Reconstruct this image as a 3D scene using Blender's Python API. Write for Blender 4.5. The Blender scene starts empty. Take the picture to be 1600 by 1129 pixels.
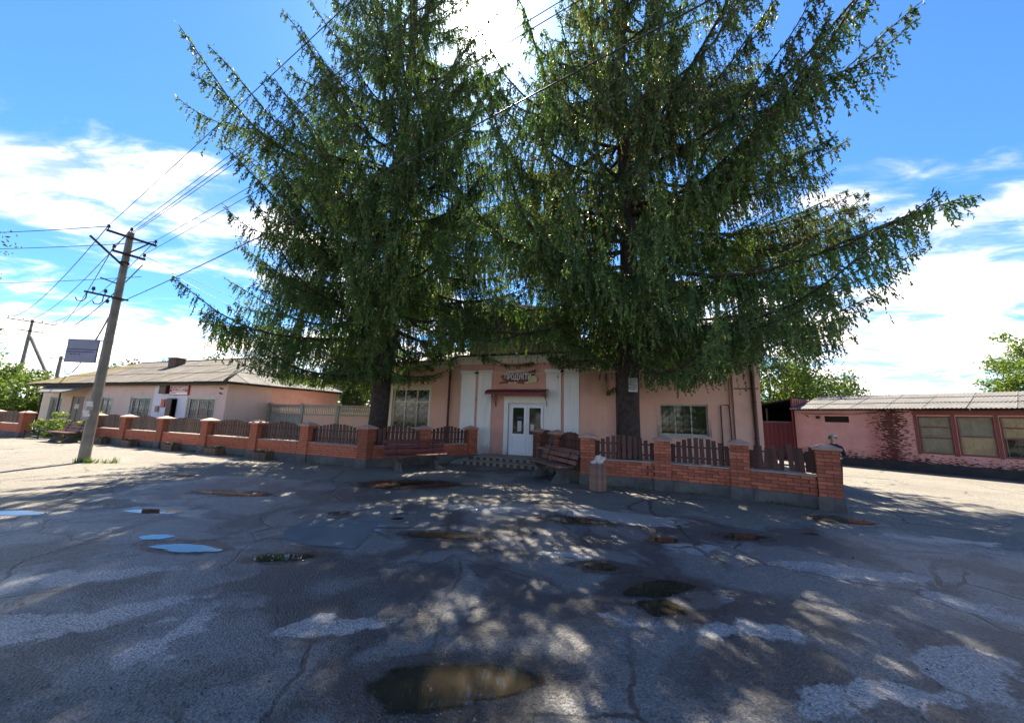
import bpy, bmesh, math, random
import numpy as np
from mathutils import Vector, Matrix, noise as mnoise

random.seed(7)
SC = bpy.context.scene
COL = SC.collection
R = math.radians

# ------------------------------------------------------------------ camera
CAM_H = 1.65
cam = bpy.data.cameras.new('camera')
cam.sensor_fit = 'HORIZONTAL'
cam.sensor_width = 36.0
cam.lens = 36.0 * 560.0 / 1600.0
cam.clip_end = 3000.0
cam.clip_start = 0.05
cam_o = bpy.data.objects.new('camera', cam)
COL.objects.link(cam_o)
cam_o.matrix_world = (Matrix.Translation((0, 0, CAM_H)) @ Matrix.Rotation(R(90 + 9.0), 4, 'X')
                      @ Matrix.Rotation(R(1.67), 4, 'Z'))
SC.camera = cam_o

# ------------------------------------------------------------------ light
SUN_EL, SUN_AZ = 52.4, -7.95          # azimuth measured from +Y towards +X
sd = Vector((math.sin(R(SUN_AZ)) * math.cos(R(SUN_EL)), math.cos(R(SUN_AZ)) * math.cos(R(SUN_EL)), math.sin(R(SUN_EL))))
sun = bpy.data.lights.new('sun', 'SUN')
sun.energy = 2.55
sun.angle = R(0.53)
sun.color = (1.0, 0.90, 0.74)
sun_o = bpy.data.objects.new('sun', sun)
COL.objects.link(sun_o)
sun_o.rotation_euler = sd.to_track_quat('Z', 'Y').to_euler()

world = bpy.data.worlds.new('World')
SC.world = world
world.use_nodes = True


class NT:
    """small helper to write node trees in a few lines"""
    def __init__(self, tree):
        self.t = tree
        tree.nodes.clear()

    def n(self, typ, ins=None, **props):
        nd = self.t.nodes.new(typ)
        for k, v in props.items():
            setattr(nd, k, v)
        for k, v in (ins or {}).items():
            sock = nd.inputs[k]
            if isinstance(v, bpy.types.NodeSocket):
                self.t.links.new(v, sock)
            elif isinstance(v, bpy.types.Node):
                self.t.links.new(v.outputs[0], sock)
            else:
                sock.default_value = v
        return nd

    def math(self, op, a, b=None, c=None, clamp=False):
        ins = {0: a}
        if b is not None:
            ins[1] = b
        if c is not None:
            ins[2] = c
        return self.n('ShaderNodeMath', ins, operation=op, use_clamp=clamp).outputs[0]

    def vmath(self, op, a, b=None):
        ins = {0: a}
        if b is not None:
            ins[1] = b
        nd = self.n('ShaderNodeVectorMath', ins, operation=op)
        return nd.outputs['Value'] if op in ('LENGTH', 'DOT_PRODUCT', 'DISTANCE') else nd.outputs[0]

    def mix(self, f, a, b, blend='MIX'):
        nd = self.n('ShaderNodeMix', {0: f, 6: a, 7: b}, data_type='RGBA', blend_type=blend)
        return nd.outputs[2]

    def ramp(self, f, lo, hi):
        nd = self.n('ShaderNodeMapRange', {0: f, 1: lo, 2: hi, 3: 0.0, 4: 1.0}, interpolation_type='SMOOTHSTEP')
        return nd.outputs[0]

    def noise(self, vec, scale, detail=4.0, rough=0.55, dist=0.0):
        nd = self.n('ShaderNodeTexNoise', {'Vector': vec, 'Scale': scale, 'Detail': detail, 'Roughness': rough, 'Distortion': dist})
        return nd.outputs[0]


w = NT(world.node_tree)
tc = w.n('ShaderNodeTexCoord').outputs['Generated']
sky = w.n('ShaderNodeTexSky', sky_type='NISHITA', sun_disc=False, sun_elevation=R(SUN_EL), sun_rotation=R(SUN_AZ),
          altitude=200.0, air_density=1.0, dust_density=0.35, ozone_density=2.2)
sep = w.n('ShaderNodeSeparateXYZ', {0: tc})
zc = w.math('MAXIMUM', sep.outputs[2], 0.0)
den = w.math('ADD', zc, 0.13)
px = w.math('DIVIDE', sep.outputs[0], den)
py = w.math('DIVIDE', sep.outputs[1], den)
pv = w.n('ShaderNodeCombineXYZ', {0: px, 1: py, 2: 0.0}).outputs[0]
pm_ = w.n('ShaderNodeMapping', {'Vector': pv, 'Location': (20.3, 3.3, 0), 'Rotation': (0, 0, R(-24)), 'Scale': (0.8, 1.35, 1)}).outputs[0]
warp = w.n('ShaderNodeTexNoise', {'Vector': pm_, 'Scale': 1.1, 'Detail': 3.0}).outputs[1]
pw = w.vmath('ADD', pm_, w.vmath('MULTIPLY', w.vmath('SUBTRACT', warp, (0.5, 0.5, 0.5)), (0.7, 0.7, 0.0)))
n1 = w.noise(pw, 0.85, 7.0, 0.56)
n2 = w.noise(pw, 5.5, 5.0, 0.6)
cov = w.n('ShaderNodeMapRange', {0: zc, 1: 0.05, 2: 0.50, 3: 0.26, 4: -0.10}).outputs[0]
cov = w.math('SUBTRACT', cov, w.math('MULTIPLY', w.ramp(zc, 0.46, 0.72), 0.35))
nn = w.math('ADD', w.math('ADD', w.math('ADD', w.math('MULTIPLY', n1, 1.55), -0.275), w.math('MULTIPLY', w.math('SUBTRACT', n2, 0.5), 0.26)), cov)
cl = w.math('MULTIPLY', w.ramp(nn, 0.48, 0.80), 0.92)
shade = w.ramp(w.noise(pw, 3.4, 6.0, 0.65), 0.38, 0.66)
ccol = w.mix(shade, (2.5, 2.7, 3.1, 1), (9.6, 8.2, 6.6, 1))
skyt = w.mix(1.0, sky.outputs[0], (0.265, 0.475, 0.70, 1), 'MULTIPLY')
skyc = w.mix(cl, skyt, ccol)
# bright aureole of the sun seen through thin haze
dp = w.math('MAXIMUM', w.vmath('DOT_PRODUCT', tc, tuple(sd)), 0.0)
au = w.math('ADD', w.math('MULTIPLY', w.math('POWER', dp, 1200.0), 110.0), w.math('MULTIPLY', w.math('POWER', dp, 90.0), 3.2))
aur = w.n('ShaderNodeVectorMath', {0: (1.0, 0.97, 0.9), 'Scale': au}, operation='SCALE').outputs[0]
skyf = w.vmath('ADD', skyc, aur)
bg = w.n('ShaderNodeBackground', {'Color': skyf, 'Strength': 0.050})
w.n('ShaderNodeOutputWorld', {0: bg.outputs[0]})

SC.view_settings.view_transform = 'Standard'
SC.view_settings.look = 'None'
SC.view_settings.gamma = 1.0
SC.view_settings.use_curve_mapping = False
SC.view_settings.exposure = 3.0
SC.cycles.max_bounces = 6
SC.cycles.diffuse_bounces = 4
SC.cycles.transparent_max_bounces = 8
SC.cycles.caustics_reflective = False
SC.cycles.caustics_refractive = False
SC.cycles.use_denoising = True
SC.cycles.use_adaptive_sampling = True
SC.cycles.adaptive_threshold = 0.02


# ------------------------------------------------------------------ helpers
class MB:
    def __init__(self):
        self.v, self.f = [], []

    def add(self, vs, fs):
        b = len(self.v)
        self.v += [tuple(p) for p in vs]
        self.f += [tuple(i + b for i in f) for f in fs]
        return self

    def box(self, x0, x1, y0, y1, z0, z1):
        return self.add([(x0, y0, z0), (x1, y0, z0), (x1, y1, z0), (x0, y1, z0), (x0, y0, z1), (x1, y0, z1), (x1, y1, z1), (x0, y1, z1)],
                        [(0, 3, 2, 1), (4, 5, 6, 7), (0, 1, 5, 4), (1, 2, 6, 5), (2, 3, 7, 6), (3, 0, 4, 7)])

    def cbox(self, x0, x1, y0, y1, z0, z1, c):
        """box with chamfered vertical and top edges"""
        def ring(i, z):
            return [(x0 + c + i, y0 + i, z), (x1 - c - i, y0 + i, z), (x1 - i, y0 + c + i, z), (x1 - i, y1 - c - i, z),
                    (x1 - c - i, y1 - i, z), (x0 + c + i, y1 - i, z), (x0 + i, y1 - c - i, z), (x0 + i, y0 + c + i, z)]
        vs = ring(0, z0) + ring(0, z1 - c) + ring(c * 0.7, z1)
        fs = [tuple(range(7, -1, -1)), tuple(range(16, 24))]
        for k in (0, 8):
            for i in range(8):
                fs.append((k + i, k + (i + 1) % 8, k + 8 + (i + 1) % 8, k + 8 + i))
        return self.add(vs, fs)

    def bar(self, a, b, wx, wy, up=(0, 0, 1)):
        """rectangular bar from a to b"""
        a, b = Vector(a), Vector(b)
        d = (b - a).normalized()
        u = Vector(up)
        if abs(d.dot(u)) > 0.99:
            u = Vector((1, 0, 0))
        s = d.cross(u).normalized()
        u = s.cross(d)
        vs = []
        for p in (a, b):
            for i, j in ((-1, -1), (1, -1), (1, 1), (-1, 1)):
                vs.append(p + s * (i * wx / 2) + u * (j * wy / 2))
        return self.add(vs, [(3, 2, 1, 0), (4, 5, 6, 7), (0, 1, 5, 4), (1, 2, 6, 5), (2, 3, 7, 6), (3, 0, 4, 7)])

    def tube(self, pts, rads, n=8, cap=True):
        pts = [Vector(p) for p in pts]
        if not hasattr(rads, '__len__'):
            rads = [rads] * len(pts)
        ref = None
        vs, fs = [], []
        for i, p in enumerate(pts):
            d = (pts[min(i + 1, len(pts) - 1)] - pts[max(i - 1, 0)]).normalized()
            if ref is None:
                ref = Vector((0, 0, 1)) if abs(d.z) < 0.9 else Vector((1, 0, 0))
            s = d.cross(ref).normalized()
            u = s.cross(d)
            ref = u
            for k in range(n):
                a = 2 * math.pi * k / n
                vs.append(p + s * (math.cos(a) * rads[i]) + u * (math.sin(a) * rads[i]))
        for i in range(len(pts) - 1):
            for k in range(n):
                k2 = (k + 1) % n
                fs.append((i * n + k, i * n + k2, (i + 1) * n + k2, (i + 1) * n + k))
        if cap:
            fs.append(tuple(range(n - 1, -1, -1)))
            fs.append(tuple((len(pts) - 1) * n + k for k in range(n)))
        return self.add(vs, fs)

    def prism(self, poly, y0, y1):
        """poly in x,z extruded along y"""
        m = len(poly)
        vs = [(x, y0, z) for x, z in poly] + [(x, y1, z) for x, z in poly]
        fs = [tuple(range(m)), tuple(range(2 * m - 1, m - 1, -1))]
        for i in range(m):
            j = (i + 1) % m
            fs.append((i, i + m, j + m, j))
        return self.add(vs, fs)

    def slab(self, poly, z0, z1):
        """poly in x,y extruded along z"""
        m = len(poly)
        vs = [(x, y, z0) for x, y in poly] + [(x, y, z1) for x, y in poly]
        fs = [tuple(range(m - 1, -1, -1)), tuple(range(m, 2 * m))]
        for i in range(m):
            j = (i + 1) % m
            fs.append((i, j, j + m, i + m))
        return self.add(vs, fs)

    def lathe(self, prof, n=16, c=(0, 0)):
        vs, fs = [], []
        for r, z in prof:
            for k in range(n):
                a = 2 * math.pi * k / n
                vs.append((c[0] + r * math.cos(a), c[1] + r * math.sin(a), z))
        for i in range(len(prof) - 1):
            for k in range(n):
                k2 = (k + 1) % n
                fs.append((i * n + k, i * n + k2, (i + 1) * n + k2, (i + 1) * n + k))
        fs.append(tuple(range(n - 1, -1, -1)))
        fs.append(tuple((len(prof) - 1) * n + k for k in range(n)))
        return self.add(vs, fs)

    def mesh(self, name, mat=None, smooth=False):
        me = bpy.data.meshes.new(name)
        me.from_pydata(self.v, [], self.f)
        if mat is not None:
            me.materials.append(mat)
        if smooth:
            for p in me.polygons:
                p.use_smooth = True
        me.update()
        return me


def link(name, data, parent=None, loc=(0, 0, 0), rz=0.0, scale=None):
    o = bpy.data.objects.new(name, data)
    COL.objects.link(o)
    o.location = loc
    o.rotation_euler = (0, 0, rz)
    if scale:
        o.scale = scale
    if parent is not None:
        o.parent = parent
    return o


def part(name, mb, mat, parent=None, loc=(0, 0, 0), rz=0.0, smooth=False):
    return link(name, mb.mesh(name, mat, smooth), parent, loc, rz)


def tag(o, label, cat, group=None):
    o['label'] = label
    o['category'] = cat
    if group:
        o['group'] = group
    return o


def thing(name, label, cat, loc=(0, 0, 0), rz=0.0, group=None):
    o = link(name, None, None, loc, rz)
    o.empty_display_size = 0.2
    return tag(o, label, cat, group)


def stuff(o):
    o['kind'] = 'stuff'
    return o


def struct(o):
    o['kind'] = 'structure'
    return o


def tri_mesh(name, V, F, mat, col=None, smooth=False):
    """fast mesh from numpy arrays (triangles or quads), with an optional point colour"""
    me = bpy.data.meshes.new(name)
    k = F.shape[1]
    me.vertices.add(len(V))
    me.vertices.foreach_set('co', np.ascontiguousarray(V, np.float32).ravel())
    me.loops.add(F.size)
    me.loops.foreach_set('vertex_index', np.ascontiguousarray(F, np.int32).ravel())
    me.polygons.add(len(F))
    me.polygons.foreach_set('loop_start', np.arange(0, F.size, k, dtype=np.int32))
    if smooth:
        me.polygons.foreach_set('use_smooth', np.ones(len(F), bool))
    if col is not None:
        at = me.color_attributes.new('tone', 'FLOAT_COLOR', 'POINT')
        c4 = np.ones((len(V), 4), np.float32)
        c4[:, :3] = col
        at.data.foreach_set('color', c4.ravel())
    me.materials.append(mat)
    me.update(calc_edges=True)
    return me


# ------------------------------------------------------------------ materials
MATS = {}


def mat_base(name):
    m = bpy.data.materials.new(name)
    m.use_nodes = True
    MATS[name] = m
    return m, NT(m.node_tree)


def pmat(name, c1, c2=None, scale=3.0, rough=0.8, bump=0.0, bscale=60.0, metal=0.0, rand=0.0, spec=0.4, streak=0.0, dirt=None, splash=0.0):
    """plain procedural material: two-tone noise, grain bump, per-object variation, rain streaks"""
    m, t = mat_base(name)
    c2 = c2 or tuple(x * 0.8 for x in c1)
    co = t.n('ShaderNodeTexCoord').outputs['Object']
    f = t.ramp(t.noise(co, scale, 6.0, 0.6, 0.3), 0.32, 0.7)
    col = t.mix(f, (*c1, 1), (*c2, 1))
    if streak:
        sv = t.n('ShaderNodeMapping', {'Vector': co, 'Scale': (5.0, 5.0, 0.35)}).outputs[0]
        sf = t.math('MULTIPLY', t.ramp(t.noise(sv, 2.0, 4.0, 0.6), 0.5, 0.8), streak)
        col = t.mix(sf, col, (*(dirt or tuple(x * 0.45 for x in c1)), 1))
    if splash:
        sz = t.n('ShaderNodeSeparateXYZ', {0: co}).outputs[2]
        sfz = t.math('ADD', t.math('MULTIPLY', t.math('SUBTRACT', 0.75, sz), 1.2), t.math('MULTIPLY', t.math('SUBTRACT', t.noise(co, 3.5, 5, 0.65), 0.5), 1.6))
        col = t.mix(t.math('MULTIPLY', t.ramp(sfz, 0.0, 0.8), splash), col, (0.20, 0.16, 0.13, 1))
        blot = t.ramp(t.noise(co, 0.7, 7, 0.7, 0.8), 0.56, 0.66)
        col = t.mix(t.math('MULTIPLY', blot, splash * 0.55), col, t.mix(1.0, col, (0.74, 0.70, 0.66, 1), 'MULTIPLY'))
    if rand:
        oi = t.n('ShaderNodeObjectInfo').outputs['Random']
        fac = t.n('ShaderNodeMapRange', {0: oi, 1: 0.0, 2: 1.0, 3: 1.0 - rand, 4: 1.0 + rand}).outputs[0]
        col = t.n('ShaderNodeVectorMath', {0: col, 'Scale': fac}, operation='SCALE').outputs[0]
    ins = {'Base Color': col, 'Roughness': rough, 'Metallic': metal, 'Specular IOR Level': spec}
    if bump:
        h = t.noise(co, bscale, 4.0, 0.65)
        ins['Normal'] = t.n('ShaderNodeBump', {'Strength': bump, 'Distance': 0.02, 'Height': h}).outputs[0]
    b = t.n('ShaderNodeBsdfPrincipled', ins)
    t.n('ShaderNodeOutputMaterial', {0: b.outputs[0]})
    return m


def leafmat(name, trans=0.35, gloss=0.35):
    m, t = mat_base(name)
    c = t.n('ShaderNodeAttribute', attribute_name='tone').outputs['Color']
    p = t.n('ShaderNodeBsdfPrincipled', {'Base Color': c, 'Roughness': 0.55, 'Specular IOR Level': gloss})
    tr = t.n('ShaderNodeBsdfTranslucent', {'Color': t.mix(1.0, c, (1.25, 1.3, 0.55, 1), 'MULTIPLY')})
    mx = t.n('ShaderNodeMixShader', {0: trans, 1: p.outputs[0], 2: tr.outputs[0]})
    t.n('ShaderNodeOutputMaterial', {0: mx.outputs[0]})
    return m


def glassmat(name, tint=(0.015, 0.022, 0.02)):
    m, t = mat_base(name)
    co = t.n('ShaderNodeTexCoord').outputs['Object']
    h = t.noise(co, 1.3, 2.0, 0.5)
    nb = t.n('ShaderNodeBump', {'Strength': 0.06, 'Distance': 0.05, 'Height': h}).outputs[0]
    p = t.n('ShaderNodeBsdfPrincipled', {'Base Color': (*tint, 1), 'Roughness': 0.04, 'Specular IOR Level': 0.55, 'IOR': 1.5, 'Normal': nb})
    t.n('ShaderNodeOutputMaterial', {0: p.outputs[0]})
    return m


M_PINK = pmat('pink_plaster', (0.80, 0.50, 0.40), (0.76, 0.46, 0.365), 0.9, 0.9, 0.25, 40, streak=0.18, dirt=(0.45, 0.28, 0.22), splash=0.6)
M_PINKD = pmat('dusky_pink_plaster', (0.68, 0.38, 0.30), (0.63, 0.34, 0.27), 1.2, 0.9, 0.2, 40, streak=0.25, splash=0.6)
M_ATTIC = pmat('tan_plaster', (0.70, 0.50, 0.36), (0.64, 0.45, 0.32), 1.1, 0.9, 0.2, 40, streak=0.35)
M_CREAM = pmat('cream_paint', (0.74, 0.72, 0.60), (0.66, 0.64, 0.53), 1.5, 0.8, 0.12, 30, streak=0.45, dirt=(0.48, 0.45, 0.36))
M_WHITE = pmat('white_pilaster_paint', (0.84, 0.83, 0.77), (0.79, 0.79, 0.73), 1.1, 0.8, 0.15, 30, streak=0.45, dirt=(0.45, 0.45, 0.40), splash=0.6)
M_PVC = pmat('white_plastic', (0.82, 0.84, 0.84), (0.80, 0.82, 0.82), 2.0, 0.35, 0.0, spec=0.5)
M_WINPAINT = pmat('pale_green_window_paint', (0.52, 0.58, 0.50), (0.42, 0.47, 0.40), 4, 0.6)
M_MAROON = pmat('maroon_metal', (0.17, 0.022, 0.028), (0.13, 0.02, 0.024), 2, 0.45, 0.05, 20)
M_MAROON_IN = pmat('dark_maroon_sheet', (0.10, 0.012, 0.022), (0.075, 0.010, 0.018), 2, 0.5)
M_PIPE = pmat('brown_downpipe', (0.085, 0.03, 0.024), (0.06, 0.024, 0.02), 5, 0.45)
M_BLACK = pmat('black_metal', (0.012, 0.012, 0.013), (0.02, 0.018, 0.016), 8, 0.5)
M_IRON = pmat('rusty_iron', (0.05, 0.028, 0.02), (0.028, 0.02, 0.018), 14, 0.7, 0.2, 60)
M_BRICK = pmat('red_brick', (0.52, 0.165, 0.085), (0.38, 0.105, 0.058), 9, 0.88, 0.5, 90, rand=0.28)
M_CHIM = pmat('sooty_brick', (0.16, 0.095, 0.07), (0.10, 0.065, 0.05), 5, 0.9, 0.5, 40)
M_MORTAR = pmat('brick_mortar', (0.12, 0.085, 0.07), (0.085, 0.06, 0.05), 12, 0.95, 0.4, 120)
M_CONC = pmat('damp_concrete', (0.15, 0.145, 0.13), (0.08, 0.08, 0.076), 3.0, 0.9, 0.5, 50, streak=0.4, dirt=(0.07, 0.07, 0.06))
M_CONCL = pmat('pale_concrete', (0.36, 0.34, 0.30), (0.26, 0.25, 0.22), 2.5, 0.9, 0.4, 60, streak=0.4)
M_CAP = pmat('pinkish_cap_concrete', (0.52, 0.33, 0.25), (0.42, 0.27, 0.21), 6, 0.9, 0.35, 60, rand=0.12)
M_LEDGE = pmat('pale_mortar_ledge', (0.50, 0.42, 0.34), (0.36, 0.30, 0.25), 7, 0.95, 0.4, 60)
M_PICKET = pmat('brown_stained_board', (0.12, 0.054, 0.036), (0.08, 0.038, 0.027), 6, 0.7, 0.35, 35, rand=0.3, streak=0.4)
M_PICKETW = pmat('weathered_board', (0.16, 0.105, 0.075), (0.10, 0.07, 0.052), 6, 0.8, 0.4, 35, rand=0.3, streak=0.4)
M_PLANK = pmat('bench_board', (0.24, 0.115, 0.085), (0.16, 0.075, 0.058), 5, 0.6, 0.3, 30, rand=0.2, streak=0.3)
M_PLANKD = pmat('dark_red_bench_board', (0.15, 0.034, 0.026), (0.10, 0.026, 0.02), 5, 0.55, 0.25, 30, rand=0.2)
M_SLAT = pmat('bin_slat', (0.27, 0.165, 0.12), (0.18, 0.105, 0.08), 6, 0.75, 0.35, 40, rand=0.25, streak=0.4)
M_BARK = pmat('spruce_bark', (0.070, 0.052, 0.044), (0.032, 0.026, 0.024), 7, 0.95, 1.0, 16)
M_BARKD = pmat('deciduous_bark', (0.10, 0.085, 0.07), (0.06, 0.05, 0.04), 7, 0.95, 0.8, 18)
M_TWIG = pmat('bare_twig', (0.055, 0.038, 0.028), (0.035, 0.026, 0.02), 9, 0.9)
M_SLATE = pmat('asbestos_sheet', (0.135, 0.128, 0.120), (0.088, 0.084, 0.079), 2.4, 0.92, 0.5, 50, rand=0.14, streak=0.3)
M_TIN = pmat('painted_tin_roof', (0.48, 0.36, 0.28), (0.40, 0.29, 0.23), 1.5, 0.5, 0.1, 20)
M_HPINK = pmat('pale_pink_limewash', (0.70, 0.53, 0.48), (0.66, 0.49, 0.44), 0.8, 0.92, 0.3, 30, streak=0.3, dirt=(0.45, 0.33, 0.28), splash=0.6)
M_HCREAM = pmat('peach_limewash', (0.68, 0.55, 0.42), (0.63, 0.50, 0.38), 0.8, 0.92, 0.3, 30, streak=0.3, dirt=(0.40, 0.32, 0.24), splash=0.6)
M_HLILAC = pmat('bluish_white_limewash', (0.74, 0.75, 0.80), (0.70, 0.71, 0.76), 0.8, 0.92, 0.3, 30, streak=0.25, splash=0.6)
M_HSIDE = pmat('salmon_limewash', (0.70, 0.42, 0.34), (0.65, 0.38, 0.30), 0.8, 0.92, 0.3, 30, streak=0.3, splash=0.6)
M_DOORD = pmat('dark_door_paint', (0.030, 0.012, 0.014), (0.022, 0.01, 0.012), 4, 0.45)
M_DOORK = pmat('black_door_paint', (0.012, 0.012, 0.016), (0.02, 0.016, 0.016), 4, 0.4)
M_SIGNR = pmat('red_sign_print', (0.42, 0.02, 0.028), (0.36, 0.018, 0.024), 3, 0.4)
M_SIGND = pmat('dark_red_sign_print', (0.14, 0.02, 0.018), (0.10, 0.016, 0.014), 6, 0.45)
M_LETTER = pmat('white_letter', (0.80, 0.80, 0.78), (0.76, 0.76, 0.74), 6, 0.4)
M_PAPER = pmat('paper', (0.62, 0.62, 0.60), (0.50, 0.50, 0.48), 25, 0.8)
M_INK = pmat('ink', (0.06, 0.06, 0.07), (0.09, 0.09, 0.10), 25, 0.8)
M_GREYSIGN = pmat('grey_blue_sheet', (0.20, 0.22, 0.30), (0.17, 0.19, 0.26), 4, 0.5)
M_NAVY = pmat('navy_print', (0.035, 0.055, 0.12), None, 4, 0.5)
M_CHEESE = pmat('cheese_print', (0.62, 0.58, 0.28), (0.50, 0.46, 0.22), 12, 0.5)
M_SAUSAGE = pmat('sausage_print', (0.22, 0.07, 0.05), (0.40, 0.22, 0.16), 18, 0.5)
M_GLASS = glassmat('window_glass')
M_GLASSG = glassmat('greenish_window_glass', (0.035, 0.05, 0.028))
M_CURTAIN = pmat('net_curtain', (0.34, 0.36, 0.32), (0.24, 0.26, 0.23), 7, 0.9)
M_BOARD = pmat('yellowed_board', (0.37, 0.31, 0.18), (0.29, 0.24, 0.14), 3, 0.85, 0.2, 30, streak=0.3)
M_BOARDG = pmat('grey_board', (0.25, 0.235, 0.18), (0.19, 0.18, 0.13), 4, 0.85, 0.2, 30, streak=0.3)
M_GRILLE = pmat('window_bar_paint', (0.44, 0.46, 0.42), (0.34, 0.36, 0.33), 8, 0.6)
M_TAR = pmat('tarred_plinth', (0.022, 0.026, 0.030), (0.04, 0.042, 0.042), 3, 0.75, 0.5, 30)
M_REDWOOD = pmat('red_brown_frame_paint', (0.19, 0.06, 0.05), (0.13, 0.045, 0.04), 6, 0.7, streak=0.3)
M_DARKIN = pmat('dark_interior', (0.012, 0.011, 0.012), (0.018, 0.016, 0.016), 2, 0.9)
M_WIRE = pmat('wire_rubber', (0.016, 0.017, 0.020), None, 4, 0.5)
M_CORD = pmat('white_cord', (0.70, 0.66, 0.58), None, 4, 0.6)
M_INSUL = pmat('insulator_glaze', (0.03, 0.02, 0.018), (0.02, 0.015, 0.014), 4, 0.25)
M_TILE = pmat('step_tile', (0.30, 0.24, 0.15), (0.22, 0.18, 0.12), 9, 0.5, rand=0.2)
M_TILED = pmat('dark_step_tile', (0.06, 0.05, 0.04), (0.04, 0.035, 0.03), 9, 0.45)
M_TREAD = pmat('step_tread', (0.34, 0.29, 0.23), (0.25, 0.215, 0.17), 5, 0.7, 0.2, 30)
M_BAG = pmat('rubbish_bag', (0.66, 0.60, 0.50), (0.50, 0.44, 0.36), 9, 0.6)
M_SOIL = pmat('soil', (0.05, 0.037, 0.027), (0.035, 0.026, 0.02), 9, 0.95, 0.6, 40)
M_JACKET = pmat('dark_jacket', (0.018, 0.018, 0.022), (0.012, 0.012, 0.015), 9, 0.85, 0.2, 40)
M_SKIN = pmat('skin', (0.56, 0.36, 0.27), (0.50, 0.31, 0.23), 9, 0.55)
M_HAIR = pmat('pale_grey_hair', (0.55, 0.50, 0.44), (0.40, 0.36, 0.32), 30, 0.6, 0.4, 60)
M_POLE = pmat('pole_concrete', (0.25, 0.235, 0.20), (0.165, 0.155, 0.135), 3, 0.9, 0.5, 40, streak=0.5, dirt=(0.09, 0.085, 0.075))
M_NEEDLE = leafmat('spruce_needles', 0.32, 0.3)
M_LEAF = leafmat('broad_leaves', 0.42, 0.3)
M_GRASS = leafmat('grass_blades', 0.4, 0.2)


def painted_brick():
    """pink paint over brick, peeled in one tall patch and along the foot of the wall"""
    m, t = mat_base('pink_painted_brick')
    co = t.n('ShaderNodeTexCoord').outputs['Object']
    s = t.n('ShaderNodeSeparateXYZ', {0: co})
    fx = t.math('ABSOLUTE', t.math('DIVIDE', t.math('SUBTRACT', s.outputs[0], 1.62), 0.62))
    a = t.math('SUBTRACT', 1.0, fx)
    low = t.math('MULTIPLY', t.math('SUBTRACT', 0.72, s.outputs[2]), 1.3)
    nz = t.noise(t.n('ShaderNodeMapping', {'Vector': co, 'Scale': (1, 1, 3.2)}).outputs[0], 6.5, 6, 0.62, 0.3)
    wide = t.noise(co, 1.4, 3, 0.5)
    k = t.math('ADD', t.math('MAXIMUM', t.math('MULTIPLY', a, 0.62), t.math('ADD', low, -0.12)), t.math('MULTIPLY', t.math('SUBTRACT', nz, 0.5), 3.4))
    k = t.math('ADD', k, t.math('MULTIPLY', t.math('SUBTRACT', wide, 0.5), 0.8))
    f = t.ramp(k, 0.15, 0.34)
    pink = t.mix(t.ramp(t.noise(co, 2.0, 5, 0.6), 0.3, 0.7), (0.60, 0.34, 0.32, 1), (0.52, 0.275, 0.26, 1))
    rust = t.ramp(t.math('SUBTRACT', 1.0, t.math('ABSOLUTE', t.math('DIVIDE', t.math('SUBTRACT', s.outputs[0], 1.15), 0.6))), 0.1, 1.0)
    pink = t.mix(t.math('MULTIPLY', rust, 0.5), pink, (0.30, 0.075, 0.07, 1))
    br = t.mix(t.ramp(t.noise(co, 9, 4, 0.6), 0.35, 0.65), (0.12, 0.03, 0.022, 1), (0.045, 0.02, 0.017, 1))
    col = t.mix(f, pink, br)
    bmp = t.n('ShaderNodeBump', {'Strength': 0.4, 'Distance': 0.02, 'Height': t.noise(co, 60, 4, 0.6)}).outputs[0]
    b = t.n('ShaderNodeBsdfPrincipled', {'Base Color': col, 'Roughness': 0.85, 'Normal': bmp})
    t.n('ShaderNodeOutputMaterial', {0: b.outputs[0]})
    return m


M_PBRICK = painted_brick()


def mossy_slate():
    m, t = mat_base('mossy_asbestos_sheet')
    co = t.n('ShaderNodeTexCoord').outputs['Object']
    f = t.ramp(t.noise(co, 2.4, 6, 0.6, 0.3), 0.32, 0.7)
    col = t.mix(f, (0.155, 0.138, 0.115, 1), (0.10, 0.09, 0.078, 1))
    s = t.n('ShaderNodeSeparateXYZ', {0: co})
    mz = t.math('ADD', t.ramp(s.outputs[0], -10.5, -16.0), t.math('MULTIPLY', t.math('SUBTRACT', t.noise(co, 1.6, 5, 0.6), 0.5), 2.0))
    col = t.mix(t.math('MULTIPLY', t.ramp(mz, 0.5, 0.95), 0.65), col, (0.18, 0.135, 0.045, 1))
    oi = t.n('ShaderNodeObjectInfo').outputs['Random']
    fac = t.n('ShaderNodeMapRange', {0: oi, 3: 0.85, 4: 1.15}).outputs[0]
    col = t.n('ShaderNodeVectorMath', {0: col, 'Scale': fac}, operation='SCALE').outputs[0]
    bmp = t.n('ShaderNodeBump', {'Strength': 0.5, 'Distance': 0.02, 'Height': t.noise(co, 50, 4, 0.6)}).outputs[0]
    b = t.n('ShaderNodeBsdfPrincipled', {'Base Color': col, 'Roughness': 0.92, 'Normal': bmp})
    t.n('ShaderNodeOutputMaterial', {0: b.outputs[0]})
    return m


M_MOSS = mossy_slate()


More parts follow.
